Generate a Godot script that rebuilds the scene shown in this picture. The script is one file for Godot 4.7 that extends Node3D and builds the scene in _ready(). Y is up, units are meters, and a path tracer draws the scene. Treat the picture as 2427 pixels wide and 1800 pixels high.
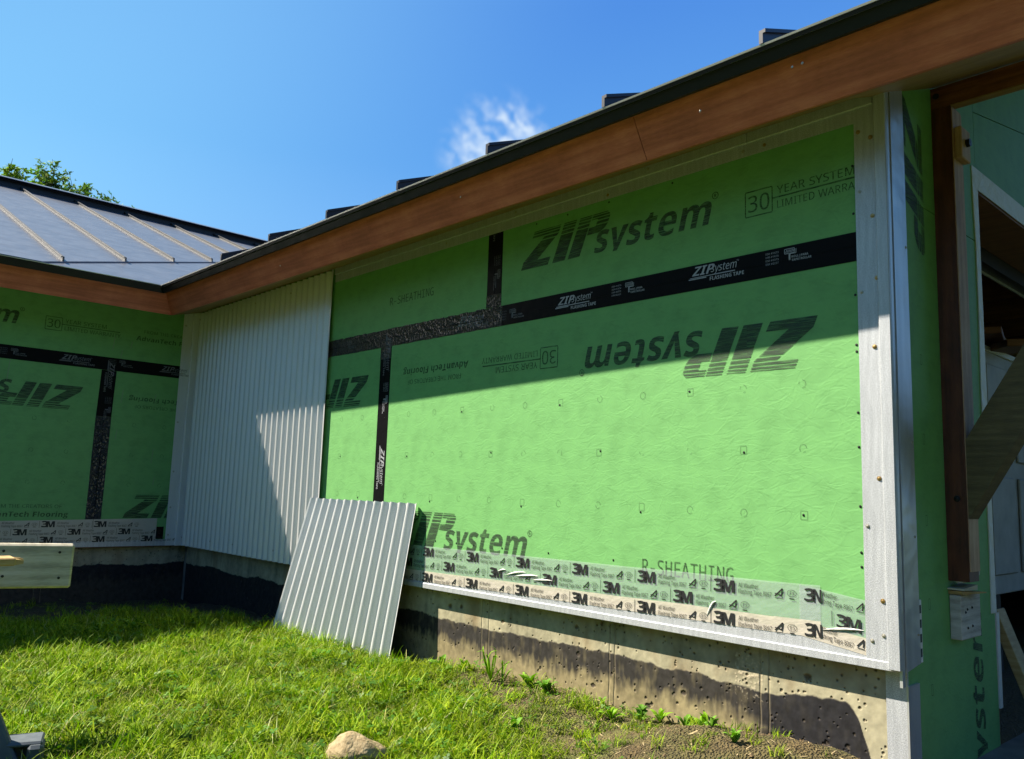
extends Node3D
# Half-clad house corner: green sheathing, black seam tape, metal trims, lawn. Units: metres, y up.
# Main wall = plane z 0 (faces +z), left wall = plane x 0 (faces +x), gable wall = plane x XC (faces +x).

const XC := 4.96
const SLOPE := 0.4
const EAVE_Y := 1.706
const SUN_DIR := Vector3(0.69, -1.0, -0.535)
const EXPO := 2.9

var M := {}
var rng := RandomNumberGenerator.new()
var noise := FastNoiseLite.new()
var fonts := {}
var used := {}
var house: Node3D

# ------------------------------------------------------------------ naming
func numbered(called: String) -> String:
	var n: int = used.get(called, 0)
	used[called] = n + 1
	return called if n == 0 else "%s_%03d" % [called, n]

func tag(o: Node, label: String, category: String, group := "", kind := "") -> void:
	if label: o.set_meta("label", label)
	if category: o.set_meta("category", category)
	if group: o.set_meta("group", group)
	if kind: o.set_meta("kind", kind)

func thing(called: String, label: String, category: String, at := Vector3.ZERO, group := "") -> Node3D:
	var o := Node3D.new()
	o.name = numbered(called)
	add_child(o)
	o.position = at
	tag(o, label, category, group)
	return o

func part(called: String, parent: Node) -> Node3D:
	var o := Node3D.new()
	o.name = called
	parent.add_child(o, true)
	return o

func new_st() -> SurfaceTool:
	var st := SurfaceTool.new()
	st.begin(Mesh.PRIMITIVE_TRIANGLES)
	return st

func put(called: String, st: SurfaceTool, m: Material, parent: Node, stuff := false) -> MeshInstance3D:
	var o := MeshInstance3D.new()
	o.name = called if parent != self else numbered(called)
	o.mesh = st.commit()
	o.material_override = m
	parent.add_child(o, true)
	if stuff: o.set_meta("kind", "stuff")
	return o

func put_mesh(called: String, mesh: Mesh, m: Material, parent: Node, xf := Transform3D()) -> MeshInstance3D:
	var o := MeshInstance3D.new()
	o.name = called
	o.mesh = mesh
	o.material_override = m
	o.transform = xf
	parent.add_child(o, true)
	return o

# ------------------------------------------------------------------ geometry
func tri(st: SurfaceTool, a: Vector3, b: Vector3, c: Vector3, away: Vector3) -> void:
	var n := (b - a).cross(c - a)
	if n.length_squared() < 1e-16: return
	var flip := n.dot((a + b + c) / 3.0 - away) < 0.0
	n = n.normalized() * (-1.0 if flip else 1.0)
	st.set_normal(n)
	st.add_vertex(a)
	st.add_vertex(b if flip else c)
	st.add_vertex(c if flip else b)

# triangle with a given shading normal, wound to agree with it; each corner = [position, colour]
func lit_tri(st: SurfaceTool, a: Array, b: Array, c: Array, n: Vector3) -> void:
	var flip: bool = (b[0] - a[0]).cross(c[0] - a[0]).dot(n) > 0.0
	for q in ([a, c, b] if flip else [a, b, c]):
		st.set_color(q[1])
		st.set_normal(n)
		st.add_vertex(q[0])

func quad(st: SurfaceTool, a: Vector3, b: Vector3, c: Vector3, d: Vector3, away: Vector3) -> void:
	tri(st, a, b, c, away)
	tri(st, a, c, d, away)

# eight corners: bottom ring a b c d, top ring e f g h
func hexa(st: SurfaceTool, p: Array) -> void:
	var mid := Vector3.ZERO
	for q in p: mid += q / 8.0
	for f in [[0, 1, 2, 3], [4, 5, 6, 7], [0, 1, 5, 4], [1, 2, 6, 5], [2, 3, 7, 6], [3, 0, 4, 7]]:
		quad(st, p[f[0]], p[f[1]], p[f[2]], p[f[3]], mid)

func box(st: SurfaceTool, x0: float, x1: float, y0: float, y1: float, z0: float, z1: float) -> void:
	hexa(st, [Vector3(x0, y0, z0), Vector3(x1, y0, z0), Vector3(x1, y0, z1), Vector3(x0, y0, z1), Vector3(x0, y1, z0), Vector3(x1, y1, z0), Vector3(x1, y1, z1), Vector3(x0, y1, z1)])

# box with chamfered edges, centred on xf
func bevel(st: SurfaceTool, xf: Transform3D, size: Vector3, c: float) -> void:
	var h := size / 2.0
	var mid := xf.origin
	for ax in 3:
		var u := (ax + 1) % 3
		var w := (ax + 2) % 3
		for s in [-1.0, 1.0]:
			var q := []
			for k in [[-1, -1], [1, -1], [1, 1], [-1, 1]]:
				var v := Vector3.ZERO
				v[ax] = h[ax] * s
				v[u] = (h[u] - c) * k[0]
				v[w] = (h[w] - c) * k[1]
				q.append(xf * v)
			quad(st, q[0], q[1], q[2], q[3], mid)
		for s in [-1.0, 1.0]:
			for t in [-1.0, 1.0]:
				var q := []
				for k in [-1.0, 1.0]:
					var v := Vector3.ZERO
					v[ax] = (h[ax] - c) * k
					v[u] = h[u] * s
					v[w] = (h[w] - c) * t
					q.append(xf * v)
					v[u] = (h[u] - c) * s
					v[w] = h[w] * t
					q.append(xf * v)
				quad(st, q[0], q[1], q[3], q[2], mid)
	for a in [-1.0, 1.0]:
		for b in [-1.0, 1.0]:
			for d in [-1.0, 1.0]:
				var e := Vector3(h.x - c, h.y - c, h.z - c)
				tri(st, xf * Vector3(h.x * a, e.y * b, e.z * d), xf * Vector3(e.x * a, h.y * b, e.z * d), xf * Vector3(e.x * a, e.y * b, h.z * d), mid)

func bbox(st: SurfaceTool, x0: float, x1: float, y0: float, y1: float, z0: float, z1: float, c := 0.004) -> void:
	bevel(st, Transform3D(Basis(), Vector3((x0 + x1) / 2, (y0 + y1) / 2, (z0 + z1) / 2)), Vector3(absf(x1 - x0), absf(y1 - y0), absf(z1 - z0)), c)

func tube(st: SurfaceTool, pts: Array, radii: Array, sides := 8) -> void:
	var rings := []
	for i in pts.size():
		var t: Vector3 = (pts[mini(i + 1, pts.size() - 1)] - pts[maxi(i - 1, 0)]).normalized()
		var u := t.cross(Vector3(0.31, 0.2, 0.93)).normalized()
		var w := t.cross(u)
		var ring := []
		for k in sides:
			var a := TAU * k / sides
			ring.append([pts[i] + (u * cos(a) + w * sin(a)) * radii[i], u * cos(a) + w * sin(a)])
		rings.append(ring)
	for i in rings.size() - 1:
		for k in sides:
			var l := (k + 1) % sides
			for v in [rings[i][k], rings[i + 1][k], rings[i][l], rings[i][l], rings[i + 1][k], rings[i + 1][l]]:
				st.set_normal(v[1])
				st.add_vertex(v[0])

# profile of (radius, height) spun round axis
func lathe(prof: Array, sides: int, xf: Transform3D, st: SurfaceTool) -> void:
	for i in prof.size() - 1:
		for k in sides:
			var q := []
			for e in [[i, k], [i, k + 1], [i + 1, k + 1], [i + 1, k]]:
				var a: float = TAU * e[1] / sides
				var p: Vector2 = prof[e[0]]
				q.append(xf * Vector3(p.x * cos(a), p.y, p.x * sin(a)))
			quad(st, q[0], q[1], q[2], q[3], xf.origin - xf.basis.y * 0.01)

# ------------------------------------------------------------------ lettering
func font(kind: String) -> Font:
	if not fonts.has(kind):
		var f := SystemFont.new()
		f.font_names = PackedStringArray(["Droid Sans Mono"] if kind == "mono" else ["Droid Sans"])
		f.font_weight = 700 if kind == "bold" else 400
		fonts[kind] = f
	return fonts[kind]

# letters lying on a plane: o = left end of the baseline, r and u = unit vectors along and up, cap = height of a capital
func letters(st: SurfaceTool, text: String, kind: String, cap: float, width: float, o: Vector3, r: Vector3, u: Vector3, shear := 0.0, low := -9.0) -> void:
	var tm := TextMesh.new()
	tm.font = font(kind)
	tm.font_size = 64
	tm.pixel_size = 0.01
	tm.depth = 0.0
	tm.curve_step = 2.0
	tm.horizontal_alignment = HORIZONTAL_ALIGNMENT_LEFT
	tm.text = "H"
	var hb := tm.get_aabb()
	tm.text = text
	var arr := tm.get_mesh_arrays()
	var vs: PackedVector3Array = arr[Mesh.ARRAY_VERTEX]
	var ix = arr[Mesh.ARRAY_INDEX]
	var x0 := 1e9
	var x1 := -1e9
	for v in vs:
		x0 = minf(x0, v.x)
		x1 = maxf(x1, v.x)
	var sy := cap / hb.size.y
	var sx := width / (x1 - x0) if width > 0.0 else sy
	var n := r.cross(u).normalized()
	var count: int = ix.size() if ix != null and ix.size() else vs.size()
	for i in count:
		var v: Vector3 = vs[ix[i]] if ix != null and ix.size() else vs[i]
		var y := maxf((v.y - hb.position.y) * sy, low)
		st.set_normal(n)
		st.add_vertex(o + r * ((v.x - x0) * sx + shear * y) + u * y)

func strip(st: SurfaceTool, a: Vector3, b: Vector3, w: float, n: Vector3) -> void:
	var s := (b - a).normalized().cross(n).normalized() * w / 2.0
	quad(st, a - s, b - s, b + s, a + s, (a + b) / 2.0 - n)

func frame(st: SurfaceTool, o: Vector3, r: Vector3, u: Vector3, w: float, h: float, t: float) -> void:
	var n := r.cross(u)
	strip(st, o, o + r * w, t, n)
	strip(st, o + u * h, o + u * h + r * w, t, n)
	strip(st, o + u * t / 2, o + u * (h - t / 2), t, n)
	strip(st, o + r * w + u * t / 2, o + r * w + u * (h - t / 2), t, n)

func poly(st: SurfaceTool, o: Vector3, r: Vector3, u: Vector3, p: Array) -> void:
	var v := PackedVector2Array(p)
	var idx := Geometry2D.triangulate_polygon(v)
	var n := r.cross(u)
	for i in range(0, idx.size(), 3):
		var q := []
		for k in 3:
			var e := v[idx[i + k]]
			q.append(o + r * e.x + u * e.y)
		tri(st, q[0], q[1], q[2], q[0] - n)

# the big slanted board mark: capital letters with a cut near the top, then lower-case word, then a ring mark
func board_mark(st: SurfaceTool, o: Vector3, r: Vector3, u: Vector3, k := 1.0, part_to := 9) -> void:
	var h := 0.157 * k
	var bands := [[-0.01, 0.70], [0.728, 0.80], [0.828, 0.885], [0.91, 0.955], [0.975, 1.01]]
	var shapes := [
		[Vector2(0, 0), Vector2(0.160, 0), Vector2(0.163, 0.2), Vector2(0.084, 0.2), Vector2(0.168, 0.78), Vector2(0.168, 1), Vector2(0.012, 1), Vector2(0.012, 0.8), Vector2(0.086, 0.8), Vector2(0.0, 0.22)],
		[Vector2(0.186, 0), Vector2(0.256, 0), Vector2(0.256, 1), Vector2(0.186, 1)],
		[Vector2(0.274, 0), Vector2(0.338, 0), Vector2(0.338, 1), Vector2(0.274, 1)],
		[Vector2(0.343, 0.50), Vector2(0.405, 0.50), Vector2(0.428, 0.58), Vector2(0.438, 0.68), Vector2(0.438, 0.90), Vector2(0.418, 1.0), Vector2(0.343, 1.0), Vector2(0.343, 0.86), Vector2(0.376, 0.86), Vector2(0.376, 0.68), Vector2(0.343, 0.68)],
	]
	for q in shapes.size():
		if q >= part_to + (1 if part_to >= 3 else 0): continue
		for b in bands:
			var rect := PackedVector2Array([Vector2(-1, b[0]), Vector2(1, b[0]), Vector2(1, b[1]), Vector2(-1, b[1])])
			for piece in Geometry2D.intersect_polygons(PackedVector2Array(shapes[q]), rect):
				var out := []
				for e in piece: out.append(Vector2(e.x * k + 0.42 * e.y * h, e.y * h))
				poly(st, o, r, u, out)
	if part_to >= 4:
		letters(st, "system", "bold", 0.108 * k, 0.525 * k, o + r * 0.414 * k, r, u, 0.24, -0.012 * k)
		var c := o + r * 0.968 * k + u * 0.098 * k
		for i in 10:
			var a := TAU * i / 10
			var b := TAU * (i + 1) / 10
			strip(st, c + (r * cos(a) + u * sin(a)) * 0.012 * k, c + (r * cos(b) + u * sin(b)) * 0.012 * k, 0.003 * k, r.cross(u))
		letters(st, "R", "bold", 0.012 * k, 0.0, c - r * 0.004 * k - u * 0.006 * k, r, u)

func warranty_mark(st: SurfaceTool, o: Vector3, r: Vector3, u: Vector3, cut := 9.0) -> void:
	frame(st, o, r, u, 0.098, 0.086, 0.004)
	letters(st, "30", "regular", 0.056, 0.078, o + r * 0.010 + u * 0.015, r, u)
	letters(st, "YEAR SYSTEM", "regular", 0.027, minf(0.256, cut), o + r * 0.115 + u * 0.055, r, u)
	strip(st, o + r * 0.098 + u * 0.045, o + r * minf(0.46, 0.115 + cut) + u * 0.045, 0.005, r.cross(u))
	letters(st, "LIMITED WARRANTY" if cut > 0.3 else "LIMITED WARRA", "regular", 0.025, 0.35 if cut > 0.3 else 0.256, o + r * 0.115 + u * 0.008, r, u)

func creators_mark(st: SurfaceTool, o: Vector3, r: Vector3, u: Vector3) -> void:
	letters(st, "FROM THE CREATORS OF", "regular", 0.022, 0.41, o + r * 0.05 + u * 0.055, r, u)
	letters(st, "AdvanTech Flooring", "bold", 0.031, 0.50, o, r, u, 0.1)

func stencil(st: SurfaceTool, o: Vector3, r: Vector3, u: Vector3, h := 0.04) -> void:
	letters(st, "R-SHEATHING", "mono", h, 0.365, o, r, u)

# slanted tape mark with its line and words, about 0.22 long
func tape_mark(st: SurfaceTool, o: Vector3, r: Vector3, u: Vector3) -> void:
	var k := 1.0
	letters(st, "ZIP", "bold", 0.032, 0.082, o + r * 0.012 + u * 0.006, r, u, 0.4)
	letters(st, "system", "regular", 0.027, 0.098, o + r * 0.088 + u * 0.009, r, u, 0.2)
	strip(st, o + r * 0.004, o + r * 0.182, 0.0035 * k, r.cross(u))
	strip(st, o - r * 0.002 - u * 0.005, o + r * 0.07 - u * 0.005, 0.0035 * k, r.cross(u))
	letters(st, "FLASHING TAPE", "bold", 0.0125, 0.132, o + r * 0.084 - u * 0.019, r, u)
	letters(st, "TM", "regular", 0.005, 0.0, o + r * 0.188 + u * 0.03, r, u)

# small print, roller pictogram and two short words
func tape_roller(st: SurfaceTool, o: Vector3, r: Vector3, u: Vector3) -> void:
	for i in 4:
		letters(st, ["ESR #1473", "ESR #1474", "ESR #3373", "ESR #2227"][i], "regular", 0.0062, 0.045, o + u * (0.035 - 0.0115 * i), r, u)
	var c := o + r * 0.066 + u * 0.027
	frame(st, c, r, u, 0.034, 0.015, 0.002)
	for i in 6:
		strip(st, c + r * (0.004 + 0.005 * i) + u * 0.003, c + r * (0.008 + 0.005 * i) + u * 0.012, 0.0022, r.cross(u))
	strip(st, c + r * 0.039 + u * 0.012, c + r * 0.039 - u * 0.002, 0.002, r.cross(u))
	strip(st, c + r * 0.039 - u * 0.002, c + r * 0.017 - u * 0.002, 0.002, r.cross(u))
	strip(st, c + r * 0.017 - u * 0.002, c + r * 0.017 - u * 0.022, 0.006, r.cross(u))
	letters(st, "ROLL", "bold", 0.007, 0.024, o + r * 0.09 + u * 0.011, r, u)
	letters(st, "TAPE", "bold", 0.007, 0.024, o + r * 0.09, r, u)
	strip(st, o + r * 0.118, o + r * 0.118 + u * 0.018, 0.0015, r.cross(u))
	letters(st, "PARA", "bold", 0.007, 0.024, o + r * 0.122 + u * 0.011, r, u)
	letters(st, "ROLLAR", "bold", 0.007, 0.034, o + r * 0.122, r, u)

# one repeat of the white tape's print: rule, big figure and letter, two lines, two small marks; 0.31 long
func white_print(st: SurfaceTool, o: Vector3, r: Vector3, u: Vector3) -> void:
	strip(st, o - u * 0.001, o + u * 0.044, 0.0018, r.cross(u))
	letters(st, "3", "bold", 0.039, 0.038, o + r * 0.011 + u * 0.003, r, u)
	letters(st, "3", "bold", 0.036, 0.038, o + r * 0.0125 + u * 0.0045 + r.cross(u) * 0.0001, r, u)
	letters(st, "M", "bold", 0.038, 0.046, o + r * 0.0405 + u * 0.003, r, u)
	letters(st, "M", "bold", 0.038, 0.046, o + r * 0.0425 + u * 0.003 + r.cross(u) * 0.0001, r, u)
	letters(st, "All Weather", "regular", 0.0135, 0.07, o + r * 0.102 + u * 0.023, r, u)
	letters(st, "Flashing Tape 8067", "regular", 0.0135, 0.115, o + r * 0.102 + u * 0.004, r, u)
	var a := o + r * 0.228 + u * 0.008
	strip(st, a, a + r * 0.026 + u * 0.024, 0.0045, r.cross(u))
	strip(st, a + r * 0.022, a + r * 0.026 + u * 0.024, 0.0045, r.cross(u))
	strip(st, a + u * 0.008, a + r * 0.022 + u * 0.004, 0.003, r.cross(u))
	strip(st, a - u * 0.005, a + r * 0.027 - u * 0.005, 0.0018, r.cross(u))
	var q := o + r * 0.284 + u * 0.021
	for i in 12:
		var t0 := TAU * i / 12
		var t1 := TAU * (i + 1) / 12
		strip(st, q + r * cos(t0) * 0.015 + u * sin(t0) * 0.010, q + r * cos(t1) * 0.015 + u * sin(t1) * 0.010, 0.0012, r.cross(u))
	letters(st, "ES", "regular", 0.010, 0.015, q - r * 0.007 - u * 0.005, r, u, 0.15)
	strip(st, q - r * 0.008 - u * 0.016, q + r * 0.008 - u * 0.016, 0.003, r.cross(u))

# ------------------------------------------------------------------ textures
func noise_img(w: int, h: int, freq: float, octaves: int, sd: int, kind := FastNoiseLite.TYPE_SIMPLEX_SMOOTH) -> Image:
	var n := FastNoiseLite.new()
	n.noise_type = kind
	n.frequency = freq
	n.fractal_octaves = octaves
	n.seed = sd
	var im := n.get_seamless_image(w, h)
	im.convert(Image.FORMAT_L8)
	return im

func stretched(w: int, h: int, to_w: int, to_h: int, freq: float, octaves: int, sd: int) -> Image:
	var im := noise_img(w, h, freq, octaves, sd)
	im.resize(to_w, to_h, Image.INTERPOLATE_CUBIC)
	return im

# linear colour stops -> sRGB texture; b is a second map added with weight wb
func ramp_tex(a: Image, stops: Array, b: Image = null, wb := 0.0, c: Image = null, wc := 0.0) -> ImageTexture:
	var lut := PackedByteArray()
	for i in 256:
		var t := i / 255.0
		var k := 0
		while k < stops.size() - 2 and t > stops[k + 1][0]: k += 1
		var f := clampf((t - stops[k][0]) / (stops[k + 1][0] - stops[k][0]), 0.0, 1.0)
		var col: Color = stops[k][1].lerp(stops[k + 1][1], f).linear_to_srgb()
		lut.append_array([int(col.r * 255), int(col.g * 255), int(col.b * 255)])
	var da := a.get_data()
	var db := b.get_data() if b else PackedByteArray()
	var dc := c.get_data() if c else PackedByteArray()
	var out := PackedByteArray()
	out.resize(da.size() * 3)
	for i in da.size():
		var t := float(da[i])
		if b: t += (db[i] - 128.0) * wb
		if c: t += (dc[i] - 128.0) * wc
		var k := clampi(int(t), 0, 255) * 3
		out[i * 3] = lut[k]
		out[i * 3 + 1] = lut[k + 1]
		out[i * 3 + 2] = lut[k + 2]
	return ImageTexture.create_from_image(Image.create_from_data(a.get_width(), a.get_height(), false, Image.FORMAT_RGB8, out))

# sharp folds where the noise crosses its middle
func ridged(im: Image) -> PackedByteArray:
	var d := im.get_data()
	for i in d.size(): d[i] = clampi(255 - absi(d[i] - 128) * 5, 0, 255)
	return d

func grey_tex(im: Image) -> ImageTexture:
	return ImageTexture.create_from_image(im)

func lin(r: float, g: float, b: float) -> Color:
	return Color(r, g, b).linear_to_srgb()

func mat(called: String, col: Color, rough: float, metal := 0.0) -> StandardMaterial3D:
	var m := StandardMaterial3D.new()
	m.resource_name = called
	m.albedo_color = col
	m.roughness = rough
	m.metallic = metal
	M[called] = m
	return m

func tile(m: StandardMaterial3D, metres: float, world := true, stretch := Vector3.ONE) -> void:
	m.uv1_triplanar = true
	m.uv1_world_triplanar = world
	m.uv1_triplanar_sharpness = 8.0
	m.uv1_scale = stretch / metres

func relief(m: StandardMaterial3D, t: Texture2D, cm: float) -> void:
	m.heightmap_enabled = true
	m.heightmap_texture = t
	m.heightmap_scale = cm

func wood(called: String, dark: Color, mid: Color, light: Color, sd: int, rough := 0.6, upright := false, metres := 0.6) -> void:
	var g := stretched(24, 512, 512, 512, 0.045, 4, sd)
	var f := stretched(64, 512, 512, 512, 0.35, 2, sd + 5)
	var blot := noise_img(512, 512, 0.008, 3, sd + 9)
	if upright:
		g.rotate_90(CLOCKWISE)
		f.rotate_90(CLOCKWISE)
	var m := mat(called, Color.WHITE, rough)
	m.albedo_texture = ramp_tex(g, [[0.0, dark], [0.5, mid], [1.0, light]], f, 0.45, blot, 0.5)
	relief(m, grey_tex(f), 0.05)
	tile(m, metres)

func strand_image() -> Image:
	# overlapping pressed wood strands under an embossed skin
	var n := 512
	var h := PackedFloat32Array()
	h.resize(n * n)
	h.fill(0.5)
	for i in 1500:
		var c := Vector2(rng.randf() * n, rng.randf() * n)
		var a := rng.randfn(0.0, 0.55)
		var d := Vector2(cos(a), sin(a))
		var l := rng.randf_range(14, 48)
		var w := rng.randf_range(1.6, 5.0)
		var v := rng.randf_range(-1.0, 1.0) * 0.3
		var curl := rng.randf_range(-0.012, 0.012)
		var x0 := int(c.x - l)
		for y in range(int(c.y - l * absf(d.y) - w - 2), int(c.y + l * absf(d.y) + w + 2)):
			for x in range(int(c.x - l * absf(d.x) - w - 2), int(c.x + l * absf(d.x) + w + 2)):
				var p := Vector2(x, y) - c
				var s := p.dot(d)
				var q := p.dot(Vector2(-d.y, d.x)) + curl * s * s
				if absf(s) < l and absf(q) < w:
					var k := posmod(y, n) * n + posmod(x, n)
					var e := (1.0 - absf(q) / w) * minf(1.0, (l - absf(s)) / 6.0)
					h[k] = lerpf(h[k], clampf(0.5 + v, 0, 1), e * 0.6)
	var out := PackedByteArray()
	out.resize(n * n)
	for i in n * n: out[i] = clampi(int(h[i] * 255), 0, 255)
	return Image.create_from_data(n, n, false, Image.FORMAT_L8, out)

# concrete face with damp-proof coating: metres w x h seen from outside, top edge at v = 0; returns [albedo, height]
func foundation_images(w: float, h: float, px: int, py: int, sd: int, long_wall: bool) -> Array:
	var n1 := FastNoiseLite.new()
	n1.seed = sd
	n1.frequency = 1.0
	n1.fractal_octaves = 4
	var n2 := FastNoiseLite.new()
	n2.seed = sd + 3
	n2.frequency = 1.0
	n2.fractal_octaves = 3
	var r := RandomNumberGenerator.new()
	r.seed = sd
	# pits
	var pit := PackedFloat32Array()
	pit.resize(px * py)
	for i in int(w * 560):
		var x := r.randf() * px
		var y := r.randf() * py
		var big := r.randf() < 0.03
		var rad := r.randf_range(2.2, 5.0) if big else r.randf_range(0.7, 1.9)
		if long_wall and not big and n2.get_noise_2d(x * w / px * 0.7 + 40.0, 3.0) * 0.6 + x / px * 0.75 < r.randf() * 0.8: continue
		var asp := r.randf_range(0.7, 1.3)
		for yy in range(maxi(0, int(y - rad - 1)), mini(py, int(y + rad + 2))):
			for xx in range(maxi(0, int(x - rad * 1.4 - 1)), mini(px, int(x + rad * 1.4 + 2))):
				var d := Vector2((xx - x) * asp, yy - y).length() / rad + n1.get_noise_2d(xx * 0.3, yy * 0.3) * 0.35
				if d < 1.0: pit[yy * px + xx] = maxf(pit[yy * px + xx], minf(1.0, (1.0 - d) * 2.2))
	var alb := PackedByteArray()
	alb.resize(px * py * 3)
	var hgt := PackedByteArray()
	hgt.resize(px * py)
	var joints := [3.195, 3.24, 3.905, 3.93, 4.515, 4.545] if long_wall else [0.9, 0.94, 1.8]
	var top := PackedFloat32Array()
	for xx in px:
		var X := xx * w / px
		var e := 0.137 + n1.get_noise_2d(X * 1.6, 7.7) * 0.022 + n1.get_noise_2d(X * 14.0, 1.7) * 0.007
		if long_wall and X > 4.6: e += maxf(0.0, (X - 4.78) * 4.0) ** 2 * 1.6 - 0.01
		top.append(e)
	for yy in py:
		var Y := yy * h / py
		for xx in px:
			var X := xx * w / px
			var k := yy * px + xx
			var a := n1.get_noise_2d(X * 2.2, Y * 3.0)
			var b := n2.get_noise_2d(X * 26.0, Y * 22.0)
			var drip := n2.get_noise_2d(X * 9.0 + 60.0, Y * 0.8)
			var col := Color(0.315, 0.29, 0.195) * (1.0 + a * 0.4 + b * 0.22 + minf(0.0, drip) * 0.55)
			# iron and silt stains
			var stain := maxf(0.0, n1.get_noise_2d(X * 3.0 + 20.0, Y * 1.5) - 0.18) * 1.6
			col = col.lerp(Color(0.22, 0.15, 0.075), clampf(stain, 0, 0.6))
			var hh := 0.62 + b * 0.06 + a * 0.03
			var edge := Y - top[xx]
			if edge > -0.006:
				var cover := clampf(edge / 0.006 + 0.5 + b * 0.8, 0.0, 1.0)
				var pale := n2.get_noise_2d(X * 11.0, Y * 8.0) * 0.6 + n1.get_noise_2d(X * 40.0 + 9.0, Y * 9.0) * 0.45
				var black := Color(0.015, 0.015, 0.018) * (1.0 + b * 0.5)
				# dust washed over the coating, thicker low down and away from the corner
				var silt := clampf((edge - 0.055) / 0.06 + pale * 1.1, 0.0, 1.0)
				var film := 0.07 + clampf(pale * 0.5, 0.0, 0.45)
				if not long_wall:
					silt *= 0.12
					film *= 0.2
				if long_wall:
					silt *= smoothstep(2.2, 2.75, X)
					film *= 0.25 + 0.75 * smoothstep(2.2, 2.75, X)
					var dry := clampf((4.56 + n1.get_noise_2d(Y * 9.0, 4.0) * 0.1 - X) / 0.12, 0.0, 1.0)
					silt *= dry
					film *= 0.15 + 0.85 * dry
				col = col.lerp(black.lerp(Color(0.235, 0.195, 0.105) * (1.0 + a * 0.3 + b * 0.3), maxf(silt, film)), cover)
				hh += cover * 0.05 + pale * 0.05
			for j in joints:
				var d: float = absf(X - j + n1.get_noise_2d(Y * 6.0, j) * 0.004)
				if d < 0.0045:
					col = col.lerp(Color(0.20, 0.165, 0.105), 0.55 * (1.0 - d / 0.0045))
					hh -= 0.35 * (1.0 - d / 0.0045)
			if long_wall and absf(X - 4.475) < 0.05:
				var rub := clampf(n2.get_noise_2d(X * 60.0, Y * 60.0) * 1.5 + 0.2 - absf(Y - 0.10) * 9.0, 0.0, 1.0)
				col = col.lerp(Color(0.44, 0.38, 0.27), rub)
				hh += rub * 0.15
			var p := pit[k]
			if p > 0.0:
				col = col.lerp(Color(0.10, 0.075, 0.045) if edge < 0.0 else Color(0.05, 0.04, 0.03), p * 0.95)
				hh -= p * 0.6
			col = Color(clampf(col.r, 0.004, 1), clampf(col.g, 0.004, 1), clampf(col.b, 0.004, 1)).linear_to_srgb()
			alb[k * 3] = int(col.r * 255)
			alb[k * 3 + 1] = int(col.g * 255)
			alb[k * 3 + 2] = int(col.b * 255)
			hgt[k] = clampi(int(hh * 255), 0, 255)
	return [ImageTexture.create_from_image(Image.create_from_data(px, py, false, Image.FORMAT_RGB8, alb)), ImageTexture.create_from_image(Image.create_from_data(px, py, false, Image.FORMAT_L8, hgt))]

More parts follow.
